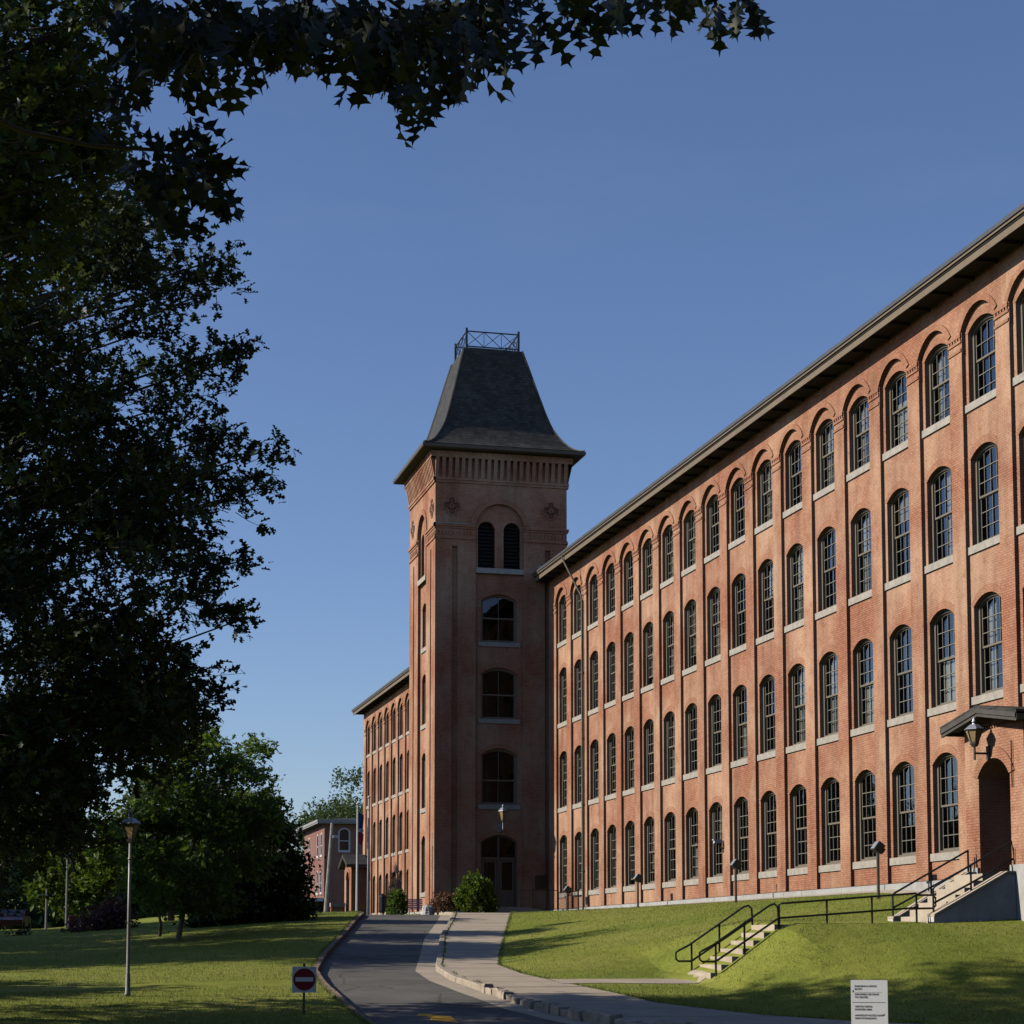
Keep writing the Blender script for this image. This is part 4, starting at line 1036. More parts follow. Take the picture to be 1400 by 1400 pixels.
# ------------------------------------------------------------------ signs
sx, sy = 6.05, 41.9
s = thing('road_sign', 'square no entry sign, white bar on red, beside the kerb', 'sign', (0, 0, 0))
p = W(416, 1339, 36.5); sx, sy = p.x, p.y
cz = p.z; zg = terr(sx, sy)
mb = MB(); mb.box(-.225, .225, 0, .012, -.245, .235); mb.build('plate', M['sign_white'], s, loc=(sx, sy, cz), rz=-AZ * .4)
mb = MB(); mb.lathe([(.205, 0), (.205, .004)], 32); o = mb.build('disc', M['sign_red'], s, loc=(sx, sy - .003, cz)); o.rotation_euler = (math.pi / 2, 0, -AZ * .4)
mb = MB(); mb.box(-.165, .165, -.008, .0, -.04, .04); mb.build('bar', M['sign_white'], s, loc=(sx, sy - .005, cz), rz=-AZ * .4)
mb = MB(); mb.bar((sx, sy + .03, zg - .2), (sx, sy + .03, cz + .3), .028); mb.build('post', M['trim_dark'], s)

s = thing('notice_board', 'white upright notice panel with small grey print at the foot of the grass bank', 'sign', (0, 0, 0))
p = W(1188, 1340, 25.5); zt = p.z; bx_, by_ = p.x, p.y; zg = terr(bx_, by_)
RS = -.55
mb = MB(); mb.box(-.255, .255, 0, .025, -.82, 0); mb.build('panel', M['sign_white'], s, loc=(bx_, by_, zt), rz=RS)
def text(body, size, lx_, lz_, parent, m, loc, rz):
    c = bpy.data.curves.new('print', 'FONT'); c.body = body; c.size = size; c.extrude = .001; c.align_x = 'LEFT'
    o = bpy.data.objects.new('tmp', c); COL.objects.link(o); dg = bpy.context.evaluated_depsgraph_get(); me = bpy.data.meshes.new_from_object(o.evaluated_get(dg)); bpy.data.objects.remove(o)
    me.materials.clear(); me.materials.append(m); me.name = 'print'
    a = put('print', me, parent); a.matrix_world = Matrix.Translation(loc) @ Matrix.Rotation(rz, 4, 'Z') @ Matrix.Translation((lx_, -.004, lz_)) @ Matrix.Rotation(math.pi / 2, 4, 'X')
    return a
for t_, lz_ in (('BUILDING & OFFICE', -.115), ('ENTRY', -.165), ('DELIVERIES USE DRIVE', -.255), ('TO CENTER', -.305), ('VISITOR OFFICE', -.465), ('REGISTER HERE', -.515), ('HANDICAP ACCESS RAMP', -.615), ('REAR OF BUILDING', -.665)):
    text(t_, .034, -.205, lz_ * .81, s, M['ink'], (bx_, by_, zt), RS)
mb = MB(); mb.box(-.235, .22, -.003, 0, -.311, -.306); mb.box(-.2, .17, -.002, 0, -.172, -.170); mb.box(-.232, -.215, -.002, 0, -.17, -.14); mb.box(.195, .212, -.002, 0, -.487, -.467); mb.build('rule', M['ink'], s, loc=(bx_, by_, zt), rz=RS)
mb = MB()
for k in (-.23, .23): mb.box(k - .02, k + .02, .027, .065, -1.6, -.02)
mb.build('post', M['trim_dark'], s, loc=(bx_, by_, zt), rz=RS)

# ------------------------------------------------------------------ foliage tools
def np_rng(s): return np.random.default_rng(s)
OUT = [(.012, 0), (.012, .08), (.04, .14), (.15, .19), (.20, .27), (.055, .32), (.05, .39), (.17, .44), (.25, .52), (.38, .575), (.24, .60), (.06, .63), (.05, .69), (.15, .74), (.18, .80), (.27, .86), (.13, .875), (.04, .90), (.03, .94), (0, 1.04)]
OUTS = [(.02, 0), (.24, .2), (.08, .3), (.42, .56), (.1, .62), (.27, .86), (0, 1)]
DIA = [(0, 0), (.3, .45), (0, 1)]
def leaf_base(out, curl=.12):
    V = []; T = []
    for (x, y) in out:
        zc = -curl * (y - .3) ** 2 * 1.6
        V += [(0, y, zc), (x, y, zc + abs(x) * .28), (-x, y, zc + abs(x) * .28)]
    for i in range(len(out) - 1):
        a, b_ = i * 3, (i + 1) * 3
        if out[i][0] > 0: T += [(a, a + 1, b_ + 1), (a, b_, a + 2), (b_, b_ + 2, a + 2)] if False else [(a, a + 1, b_)]
        if out[i + 1][0] > 0 or out[i][0] > 0: T += [(a + 1, b_ + 1, b_)] if out[i + 1][0] > 0 else []
        if out[i][0] > 0: T += [(a, b_, a + 2)]
        if out[i + 1][0] > 0: T += [(a + 2, b_, b_ + 2)]
    return np.array(V, dtype=float), np.array(T, dtype=int)
LB_BIG = leaf_base(OUT); LB_MED = leaf_base(OUTS); LB_DIA = leaf_base(DIA)
def norm(a): return a / np.maximum(1e-9, np.linalg.norm(a, axis=-1, keepdims=True))
def scatter(name, base, pos, dr_, nm, sc, m, parent=None, kind=None):
    V, T = base; dr_ = norm(dr_); x = norm(np.cross(dr_, nm)); z = np.cross(x, dr_)
    v = pos[:, None, :] + sc[:, None, None] * (V[None, :, 0:1] * x[:, None, :] + V[None, :, 1:2] * dr_[:, None, :] + V[None, :, 2:3] * z[:, None, :])
    t = (T[None] + (np.arange(len(pos)) * len(V))[:, None, None]).reshape(-1, 3)
    me = raw_mesh(name, v.reshape(-1, 3), t, m); o = put(name, me, parent)
    if kind: o['kind'] = kind
    return o
def tubes(name, segs, m, parent, sides=4):
    """segs: list of (points array, r0, r1)"""
    mb = MB()
    for pts, r0, r1 in segs:
        n_ = len(pts); mb.path(pts, [r0 + (r1 - r0) * i / (n_ - 1) for i in range(n_)], sides)
    return mb.build(name, m, parent, True)

def tree(name, label, cat, base, clusters, leaf, base_kind, lm, bm, twigs, per, seed, trunk_r=.25, group=None, droop=-.1, trunk_top=None, limb_r=.06, draw_twigs=True, parts=True, flat=.55, outw=.7, twl=1.0, jit=.08):
    """clusters: list of (x, y, z, r)"""
    t = thing(name, label, cat, base, group=group); t.location = (0, 0, 0); g = np_rng(seed); rr = random.Random(seed)
    C = np.array(clusters, dtype=float); b0 = Vector(base)
    top = Vector(trunk_top) if trunk_top else Vector((base[0], base[1], max(c[2] for c in clusters) * .85 + base[2] * .15))
    tp = [b0.lerp(top, i / 8) + Vector((rr.uniform(-.12, .12), rr.uniform(-.12, .12), 0)) * (i > 0) for i in range(9)]
    mb = MB(); mb.path([b0 + Vector((0, 0, -.3))] + tp, [trunk_r * 1.35] + [trunk_r * (1.15 if i == 0 else (1 - i / 10.5)) for i in range(9)], 10); mb.build('trunk', bm, t, True)
    segs = []; tw = []; P = []; D = []
    for c in clusters:
        cv = Vector(c[:3]); hd = math.hypot(cv.x - b0.x, cv.y - b0.y)
        zt = min(max(cv.z - hd * .45, b0.z + (top.z - b0.z) * .22), top.z); f = (zt - b0.z) / max(.1, top.z - b0.z)
        s0 = b0.lerp(top, f); mid = s0.lerp(cv, .5) + Vector((rr.uniform(-.2, .2), rr.uniform(-.2, .2), hd * .05))
        pts = []
        for i in range(7):
            q = i / 6; a = s0.lerp(mid, q); b_ = mid.lerp(cv, q); pts.append(a.lerp(b_, q) + Vector((rr.uniform(-.05, .05), rr.uniform(-.05, .05), rr.uniform(-.05, .05))) * (0 < i < 6))
        if rr.random() < .55 or c[3] < .62: segs.append((pts, max(.02, limb_r * min(1.4, .5 + hd / 6)), .014))
        r = c[3]; ax = np.array([cv.x - s0.x, cv.y - s0.y, (cv.z - s0.z)]); ax = ax / max(.01, np.linalg.norm(ax))
        n_ = max(3, int(twigs * (r / 1.0) ** 1.6))
        d = g.normal(size=(n_, 3)); d[:, 2] *= flat; d = norm(d); d = norm(d + ax * outw * g.uniform(0, 1.3, (n_, 1)))
        ln = r * twl * g.uniform(.55, 1.15, (n_, 1)); st_ = np.array(c[:3]) + (g.normal(size=(n_, 3)) * [.28, .28, .2] - ax * .25) * r
        en = st_ + d * ln + np.array([0, 0, 1]) * droop * ln
        for a, b_ in zip(st_, en):
            if draw_twigs: tw.append(([tuple(a), tuple((a + b_) / 2 + g.normal(size=3) * .03), tuple(b_)], .010, .004))
        q = g.uniform(.12, 1.0, (n_, per, 1)) ** .8
        pp = st_[:, None, :] * (1 - q) + en[:, None, :] * q + g.normal(size=(n_, per, 3)) * jit
        dd = d[:, None, :] * .8 + g.normal(size=(n_, per, 3)) * .75
        P.append(pp.reshape(-1, 3)); D.append(dd.reshape(-1, 3))
    P = np.concatenate(P); D = np.concatenate(D); Nn = g.normal(size=P.shape) * .55 + [0, 0, 1.0]
    sc = leaf * g.uniform(.65, 1.2, len(P))
    if limb_r > 0: tubes('branches', segs, bm, t, 5)
    if draw_twigs and tw: tubes('twigs', tw, bm, t, 3)
    scatter('leaves', base_kind, P, D, Nn, sc, lm, t, 'stuff')
    return t, len(P)

def ball_clusters(g, c, R, n, rmin, rmax, hollow=.35, cut=None):
    out = []
    while len(out) < n:
        v = g.normal(size=3); v /= np.linalg.norm(v); v *= g.uniform(hollow, 1) ** .6
        p = np.array(c) + v * R
        if cut and not cut(p): continue
        out.append((p[0], p[1], p[2], g.uniform(rmin, rmax)))
    return out

# ------------------------------------------------------------------ middle oak (large dark tree on the left)
g = np_rng(11); OB = (-4.2, 36.0, -1.2)
cl = []
BT = [(300, 372, 36, .75), (262, 400, 37, .8), (318, 392, 35.5, .5), (325, 478, 36, .6), (290, 500, 35, .8), (300, 585, 37, .75), (335, 590, 36, .55), (362, 645, 35.5, .7), (330, 680, 36, .8), (300, 640, 36.5, .8),
      (318, 770, 36, .75), (285, 800, 35, .9), (318, 835, 36.5, .65), (280, 740, 37, .8), (285, 912, 36, .6), (255, 935, 35, .8), (282, 960, 36.5, .5), (240, 860, 36, .9), (255, 555, 36.5, .9), (240, 620, 35, 1.), (250, 690, 36, 1.), (235, 450, 36, .9), (215, 330, 36.5, .8), (250, 300, 35.5, .6),
      (387, 612, 35.5, .42), (345, 765, 36, .42), (340, 490, 36, .4), (345, 845, 36, .4), (310, 955, 36, .35), (322, 350, 35.6, .35)]
for px, py, Y, r in BT:
    p = W(px, py, Y); cl.append((p.x - r * .55, p.y, p.z - r * .1, r))
for i in range(96):
    py = g.uniform(250, 1120); lim = 215 if py < 900 else 235; px = g.uniform(-30, lim); Y = g.uniform(32.5, 40.5); p = W(px, py, Y)
    if 105 < px < 255 and py > 1020: continue
    cl.append((p.x, p.y, p.z, g.uniform(.7, 1.15)))
for i in range(38):
    py = g.uniform(930, 1140); px = g.uniform(-30, 250); p = W(px, py, g.uniform(33, 40))
    if px > 105 and py > 1020: continue
    cl.append((p.x, p.y, p.z, g.uniform(.7, 1.05)))
for i in range(105):
    p = (g.uniform(-10.5, -1.2), g.uniform(31, 39.6), g.uniform(2.8, 14.5))
    if ((p[0] + 4.5) / 7.2) ** 2 + ((p[1] - 36) / 6.5) ** 2 + ((p[2] - 8) / 7.2) ** 2 < 1.05: cl.append((*p, g.uniform(.9, 1.3)))
for i in range(24): cl.append((g.uniform(-5.5, -1.7), g.uniform(39, 41.8), g.uniform(6.8, 9.6), g.uniform(.9, 1.2)))
_, n1 = tree('oak_tree', 'large dark oak tree in the left half, its boughs reaching right across the sky', 'tree', OB, cl, .195, LB_MED, M['oak'], M['bark'], 29, 11, 3, .38, trunk_top=(-3.6, 36, 12), limb_r=.04)

# ------------------------------------------------------------------ near oak whose leaves hang over the top of the frame
NB = (-4.5, 7.0, -1.7)
near = thing('oak_tree', 'nearest oak tree, its big pointed leaves hanging in silhouette along the top edge', 'tree', (0, 0, 0))
g = np_rng(21); rr = random.Random(21)
mb = MB(); mb.path([(NB[0], NB[1], NB[2] - .3), (NB[0] + .1, NB[1] + .1, 0), (NB[0] + .2, NB[1] + .2, 3), (NB[0] + .6, NB[1] + .4, 6.5)], [.5, .42, .36, .22], 12); mb.build('trunk', M['bark'], near, True)
brs = []; P = []; D = []
def bough(pts, r0, r1): brs.append(([tuple(p) for p in pts], r0, r1))
def hang(px, py, Y, n_, spread=(30, 22), down=1.0):
    for _ in range(n_):
        q = W(px + rr.gauss(0, spread[0]), py + rr.gauss(0, spread[1]), Y + rr.gauss(0, .35)); P.append(q)
        D.append(Vector((rr.gauss(0, .55), rr.gauss(0, .45), -down + rr.gauss(0, .35))))
# clusters of leaves, (centre x, y in the view, distance, count)
HB = [(215, 30, 9.2, 26), (180, 62, 9.0, 15), (250, 78, 9.1, 22), (215, 105, 9.0, 12), (305, 68, 9.1, 14), (300, 20, 9.3, 22), (270, 112, 9.0, 7), (322, 108, 9.1, 5),
      (360, 40, 9.2, 16), (410, 25, 9.4, 22), (450, 40, 9.3, 20), (490, 30, 9.3, 22), (530, 45, 9.2, 22), (575, 30, 9.2, 24), (620, 28, 9.2, 20), (660, 22, 9.3, 14), (700, 12, 9.3, 9),
      (460, 62, 9.2, 9), (505, 85, 9.1, 16), (550, 95, 9.1, 18), (590, 82, 9.2, 14), (630, 75, 9.2, 9), (565, 125, 9.0, 8), (545, 145, 9.0, 4), (610, 122, 9.1, 5), (650, 108, 9.1, 3), (715, 45, 9.2, 3), (668, 80, 9.2, 3), (400, 65, 9.2, 5),
      (745, 4, 9.1, 6), (800, 8, 9.0, 8), (822, 28, 9.0, 4), (860, 10, 9.0, 7), (855, 34, 9.0, 3), (915, 3, 9.1, 5), (955, 2, 9.1, 6), (972, 22, 9.0, 4), (1010, 8, 9.0, 7), (1028, 22, 9.0, 3), (900, -10, 9.2, 8), (700, -15, 9.2, 10),
      (370, 72, 9.2, 12), (400, 88, 9.2, 7), (440, 82, 9.1, 14), (480, 100, 9.1, 12), (515, 115, 9.1, 12), (350, 85, 9.1, 8), (420, 55, 9.3, 12), (600, 100, 9.2, 9), (640, 50, 9.2, 12), (680, 55, 9.2, 5), (540, 70, 9.3, 14), (575, 150, 9.0, 5), (560, 168, 9.0, 2), (640, 135, 9.0, 3), (612, 145, 9.0, 2), (502, 140, 9.0, 3), (230, 60, 9.4, 14), (280, 45, 9.3, 12), (190, 120, 9.2, 7), (255, 128, 9.0, 5), (310, 130, 9.0, 3), (695, 95, 9.1, 2), (735, 66, 9.1, 2)]
for px, py, Y, n_ in HB: hang(px, py - (40 if py > 60 else 20), Y, n_ + 1, (17, 12))
# side spray: branch ending at the left, below the main mass
for px, py, n_ in ((195, 205, 8), (225, 222, 9), (255, 195, 9), (262, 235, 10), (285, 222, 9), (292, 255, 8), (240, 262, 9), (205, 250, 7), (278, 285, 4), (225, 290, 5), (190, 285, 5), (250, 170, 5), (170, 235, 6), (160, 120, 7), (140, 165, 8)):
    for _ in range(n_):
        q = W(px + rr.gauss(0, 11), py + rr.gauss(0, 10) - 8, 9.6 + rr.gauss(0, .3)); P.append(q); D.append(Vector((.45 + rr.gauss(0, .5), rr.gauss(0, .4), -.6 + rr.gauss(0, .45))))
b0 = Vector((NB[0] + .5, NB[1] + .4, 5.6))
for tgt in ((215, 20, 9.1), (300, 40, 9.1), (450, -10, 9.3), (560, 20, 9.2), (640, 0, 9.2), (830, -25, 9.0), (1010, -18, 9.0)):
    e = W(*tgt); a = b0.lerp(e, .5) + Vector((0, 0, .5)); bough([b0, b0.lerp(a, .5) + Vector((0, 0, .25)), a, a.lerp(e, .5) + Vector((0, 0, .12)), e], .07, .008)
e = W(215, 205, 9.6); bough([b0 + Vector((0, 0, -.8)), W(30, 180, 9.6), W(130, 200, 9.6), e, W(262, 205, 9.6), W(290, 240, 9.6)], .016, .004)
for tgt in ((560, 20, 9.2, 556, 120), (560, 20, 9.2, 600, 95), (300, 40, 9.1, 262, 100), (450, -10, 9.3, 495, 70), (215, 20, 9.1, 205, 90), (640, 0, 9.2, 640, 70), (640, 0, 9.2, 700, 30), (215, 205, 9.6, 240, 262), (215, 205, 9.6, 250, 232)):
    a = W(tgt[0], tgt[1], tgt[2]); b_ = W(tgt[3], tgt[4], tgt[2]); bough([a, a.lerp(b_, .5) + Vector((.02, .03, 0)), b_], .010, .003)
tubes('branches', brs, M['bark'], near, 6)
# leaf meshes: six slightly different blades, the largest 300 as leaves of their own
LM = []
for k in range(6):
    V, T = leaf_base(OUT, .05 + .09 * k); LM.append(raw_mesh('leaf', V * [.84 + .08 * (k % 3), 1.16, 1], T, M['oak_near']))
idx = list(range(len(P))); rr.shuffle(idx)
rest_p = []; rest_d = []
for c, i in enumerate(idx):
    d = D[i].normalized(); nrm = Vector((rr.gauss(0, .7), -.8 + rr.gauss(0, .5), .5 + rr.gauss(0, .4))); s_ = rr.uniform(.14, .22)
    if c < 300:
        x = d.cross(nrm).normalized(); z = x.cross(d); R = Matrix(((x.x, d.x, z.x), (x.y, d.y, z.y), (x.z, d.z, z.z))).to_4x4()
        o = put('leaf', LM[c % 6], near); o.matrix_world = Matrix.Translation(P[i]) @ R @ Matrix.Scale(s_, 4)
    else: rest_p.append((*P[i], *d, *nrm, s_))
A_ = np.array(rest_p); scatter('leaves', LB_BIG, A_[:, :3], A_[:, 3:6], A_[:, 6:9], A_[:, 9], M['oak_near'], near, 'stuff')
# rest of its crown, above and left of the view
g = np_rng(5); C = []
for i in range(150):
    p = np.array([g.uniform(-10, 1.5), g.uniform(1, 14), g.uniform(3.0, 10)])
    if p[1] > 3 and p[0] > -1.6 + 0 * p[1] and p[2] < p[1] * .52 + 1.2: continue
    if p[1] > 3 and p[0] > -1.4 and p[2] < 7.5: continue
    C.append(p)
C += [np.array([g.uniform(-4.6, -1.5), g.uniform(7.5, 12.5), g.uniform(3.4, 8)]) for _ in range(80)]  # extra unseen clusters, added to keep sun off the hanging leaves
C = np.array(C); pp = C[:, None, :] + g.normal(size=(len(C), 60, 3)) * [.6, .6, .45]; pp = pp.reshape(-1, 3)
keep = ~((pp[:, 1] > 2) & (pp[:, 0] > -.9) & (pp[:, 2] < pp[:, 1] * .50 + .5)); pp = pp[keep]
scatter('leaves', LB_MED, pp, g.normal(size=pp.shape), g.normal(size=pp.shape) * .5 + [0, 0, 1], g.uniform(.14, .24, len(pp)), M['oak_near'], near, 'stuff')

# second oak at the upper left, sunlit behind the near one
g = np_rng(31); cl = []
for px, py, Y, r in ((20, 30, 18, .5), (80, 40, 17.5, .5), (130, 60, 18, .45), (60, 90, 18.5, .5), (120, 110, 17.8, .45), (20, 130, 18, .55), (90, 160, 18.5, .5), (30, 210, 18, .5), (120, 200, 18.5, .4), (70, 250, 18, .45), (20, 290, 18.5, .45), (100, 0, 18, .5), (40, -20, 18, .5), (150, 20, 17.5, .4), (140, 150, 18, .35), (60, 310, 18, .35), (-20, 80, 17, .6), (-30, 200, 17, .6), (150, 225, 18.6, .35), (95, 285, 18.6, .3)):
    p = W(px, py, Y); cl.append((p.x, p.y, p.z, r)); cl.append((p.x - .25 + g.normal() * .2, p.y + 1.2, p.z + g.normal() * .2, r))
for i in range(40):
    p = (g.uniform(-7, -1.1), g.uniform(14.5, 22), g.uniform(5, 11)); cl.append((*p, g.uniform(.7, 1.0)))
tree('oak_tree', 'leafy oak with some sunlit yellow green leaves in the top left corner', 'tree', (-4.5, 18.5, -1.75), cl, .15, LB_MED, M['oak_side'], M['bark'], 34, 11, 7, .3, trunk_top=(-4, 18.5, 9), limb_r=.05)

# ------------------------------------------------------------------ trees on the left lawn
g = np_rng(41)
def px_clusters(lst, g, dy=1.5, rep=2):
    out = []
    for px, py, Y, r in lst:
        for k in range(rep):
            p = W(px + g.normal() * 8, py + g.normal() * 6, Y + g.uniform(-dy, dy)); out.append((p.x, p.y, p.z, r * g.uniform(.85, 1.1)))
    return out
mp1 = [(285, 1010, 62, .75), (250, 1040, 62, .9), (310, 1045, 62, .85), (340, 1020, 63, .5), (345, 1060, 62, .8), (220, 1075, 61, .8), (275, 1085, 62, 1.1), (325, 1100, 62, .9), (365, 1090, 63, .5), (205, 1115, 61, .8), (245, 1130, 61, 1.), (295, 1140, 62, 1.), (340, 1140, 62, .9), (195, 1160, 61, .8), (235, 1180, 61, .9), (280, 1185, 62, .9), (330, 1180, 62, .9), (190, 1205, 61, .6), (225, 1225, 61, .5), (370, 1120, 63, .6), (170, 1140, 61, .5), (300, 1225, 62, .7), (265, 1235, 62, .5)]
p = W(243, 1305, 61.5)
tree('maple_tree', 'leafy maple with a pale trunk and sunlit left edge on the left lawn', 'tree', (p.x, p.y, terr(p.x, p.y) + KH), px_clusters(mp1, g), .20, LB_MED, M['maple'], M['bark_pale'], 40, 11, 13, .08, trunk_top=(W(280, 1040, 62).x, 62, W(280, 1040, 62).z), limb_r=.045, jit=.12)
p = W(218, 1298, 65)
mp2 = [(215, 1150, 66, .8), (240, 1120, 67, .8), (190, 1180, 66, .7), (250, 1160, 67, .9), (230, 1190, 66, .7), (205, 1200, 66, .6)]
tree('maple_tree', 'slender darker trunk just behind the left lawn maple', 'tree', (p.x, p.y, terr(p.x, p.y) + KH), px_clusters(mp2, g), .20, LB_MED, M['maple'], M['bark'], 22, 10, 14, .055, limb_r=.03, jit=.12)
mp3 = [(360, 1150, 72, .9), (385, 1170, 72, .8), (345, 1180, 72, 1.), (400, 1200, 72, .65), (365, 1210, 72, 1.), (395, 1235, 72, .8), (340, 1235, 72, 1.), (370, 1250, 72, .8), (310, 1240, 72, 1.), (405, 1215, 72, .5), (280, 1250, 71, .8), (330, 1265, 71, .6), (350, 1110, 72, .7), (375, 1130, 72, .6), (400, 1255, 72, .5), (300, 1270, 71, .5), (270, 1268, 71, .5)]
p = W(355, 1268, 72)
tree('dark_evergreen', 'dense dark tree with foliage down to the ground, left of the driveway crest', 'tree', (p.x, p.y, terr(p.x, p.y) + KH), px_clusters(mp3, g, 1.5, 3), .22, LB_DIA, M['yew'], M['bark'], 46, 16, 15, .18, limb_r=.04, jit=.16, draw_twigs=False)
# purple shrub
mp4 = [(122, 1262, 76, .55), (140, 1252, 76, .65), (158, 1248, 76, .65), (170, 1260, 76, .55), (150, 1270, 76, .6), (125, 1276, 75, .45), (110, 1268, 76, .35)]
p = W(148, 1285, 76)
tree('purple_shrub', 'wide purple leaved shrub on the left lawn beyond the lamp post', 'shrub', (p.x, p.y, terr(p.x, p.y) + .1), px_clusters(mp4, g, .8, 2), .16, LB_DIA, M['bush_purple'], M['bark'], 60, 14, 16, .08, limb_r=.02, jit=.14, draw_twigs=False)
mp5 = [(24, 1281, 74, .28), (30, 1283, 74, .22)]
p = W(26, 1290, 74)
tree('small_bush', 'small round dark bush on the left lawn near the left edge', 'bush', (p.x, p.y, terr(p.x, p.y) + .1), px_clusters(mp5, g, .2, 2), .12, LB_DIA, M['yew'], M['bark'], 60, 12, 17, .03, limb_r=.01, jit=.06, draw_twigs=False)
# background trees beyond the lawn
bgt = [(-30, 110, 13, 'far tree at the left edge, beyond the lawn', 'far_leaf'), (-20, 118, 12, 'second far tree from the left, beyond the lawn', 'yew'), (-12, 112, 10, 'far tree behind the purple shrub, left side', 'far_leaf'), (-5, 125, 12, 'tall dark far tree behind the purple shrub', 'yew'),
       (2, 115, 9, 'bright green far tree behind the lawn maples', 'bush'), (8, 120, 10, 'far green tree left of the driveway crest', 'far_leaf'), (14, 135, 8.5, 'far tree just left of the small brick building', 'far_leaf'), (-38, 130, 14, 'tall far tree outside the left lawn', 'yew'), (17, 205, 10, 'distant tree left of the small brick building', 'far_leaf'), (33, 215, 16, 'distant treetop rising behind the small brick building roof', 'far_leaf')]
for i, (x, y, h, lab, mk_) in enumerate(bgt):
    z = terr(x, y); gg = np_rng(100 + i); c_ = ball_clusters(gg, (x, y, z + h * .56), np.array([h * .36, h * .36, h * .45]), 26, h * .10, h * .15)
    tree('background_tree', lab, 'tree', (x, y, z), c_, .42, LB_DIA, M[mk_], M['bark'], 13, 15, 200 + i, .2, group='trees beyond the left lawn', limb_r=.06, jit=.3, draw_twigs=False)
gg = np_rng(777)
cc = np.stack([gg.uniform(-70, 14, 900), gg.uniform(165, 190, 900), gg.uniform(1.6, 11.5, 900)], 1); cc = cc[~((cc[:, 0] > 2) & (cc[:, 2] > 7))]
pp = (cc[:, None, :] + gg.normal(size=(len(cc), 60, 3)) * [1.6, 1.2, 1.0]).reshape(-1, 3)
scatter('woodland', LB_DIA, pp, gg.normal(size=pp.shape), gg.normal(size=pp.shape) + [0, 0, .6], gg.uniform(.7, 1.2, len(pp)), M['far_leaf'], None, 'stuff')
gg = np_rng(778); n3 = 700  # unseen tree belt behind the camera, added to block low sky light
cx_ = gg.uniform(-75, 95, n3); cc = np.stack([cx_, -24 + gg.uniform(-6, 6, n3), -1 + 27 * gg.uniform(0, 1, n3) ** .8 * (.88 + .12 * np.sin(cx_ * .45))], 1)
pp = (cc[:, None, :] + gg.normal(size=(n3, 60, 3)) * [1.9, 1.9, 1.5]).reshape(-1, 3)
scatter('woodland', LB_DIA, pp, gg.normal(size=pp.shape), gg.normal(size=pp.shape) + [0, 0, .6], gg.uniform(1.0, 1.7, len(pp)), M['oak'], None, 'stuff')
# grove left of the view that shades the lawn
grove = [(-15, 44.5, 10.5), (-16, 57.5, 18), (-14, 65.5, 15.5), (-19, 74, 18), (-14, 81, 15), (-22, 35, 14), (-9.5, 75, 13), (-9.5, 57.5, 15)]
for i, (x, y, h) in enumerate(grove):
    z = terr(x, y); gg = np_rng(300 + i); c_ = ball_clusters(gg, (x, y, z + h * .6), np.array([h * .34, h * .22, h * .38]), 30, h * .09, h * .13)
    tree('oak_tree', ['oak of the shady grove just outside the view, opposite the lamp post', 'oak of the shady grove outside the view, second from the lamp post', 'low oak of the grove outside the view, opposite the lawn maples', 'tall oak at the back of the grove outside the view', 'oak of the grove outside the view, opposite the driveway crest', 'oak of the grove outside the view, nearest the camera', 'smaller oak at the inner edge of the grove, beyond the lawn maples', 'smaller oak at the inner edge of the grove, before the lawn maples'][i], 'tree', (x, y, z), c_, .40, LB_DIA, M['oak'], M['bark'], 13, 14, 400 + i, .3, group='shady grove on the left', limb_r=.08, jit=.3, draw_twigs=False)

# bushes in front of the tower
def bush(name, label, cat, c, R, n, leaf, m, seed, kind=LB_DIA, per=0):
    t = thing(name, label, cat, (0, 0, 0)); g = np_rng(seed)
    v = norm(g.normal(size=(n, 3))); v[:, 2] = np.abs(v[:, 2]) * 1.0 - .15
    lump = 1 + .16 * np.sin(v[:, 0:1] * 7 + seed) * np.cos(v[:, 1:2] * 6 + v[:, 2:3] * 5) + .10 * np.sin(v[:, 0:1] * 17 + v[:, 2:3] * 13 + seed) + .05 * g.normal(size=(n, 1))
    r = g.uniform(.6, 1, (n, 1)) ** .35 * lump; pos = np.array(c) + v * np.array(R) * r
    scatter('leaves', kind, pos, v + g.normal(size=v.shape) * .6, v + g.normal(size=v.shape) * .6, leaf * g.uniform(.6, 1.2, n), m, t, 'stuff')
    mb = MB()
    for k in range(7):
        a = k * .9; mb.path([(c[0], c[1], c[2] - R[2] * .3), (c[0] + R[0] * .5 * math.cos(a), c[1] + R[1] * .5 * math.sin(a), c[2] + R[2] * .5)], [.03, .01], 4)
    mb.build('stems', M['bark'], t); return t
bush('green_bush', 'rounded yellow green bush in front of the tower door', 'bush', (19.35, 86.6, 1.75), (.95, .95, 1.75), 6500, .15, M['bush'], 51)
bush('rust_bush', 'low rust brown bush at the tower corner, left of the green bush', 'bush', (18.1, 87.2, 1.7), (.75, .8, .95), 3200, .12, M['bush_brown'], 52)
bush('green_bush', 'small upright green tree beside the mill wing wall, left of the tower', 'bush', (17.95, 98.5, 1.8), (.5, .5, 1.35), 2200, .15, M['maple'], 53)
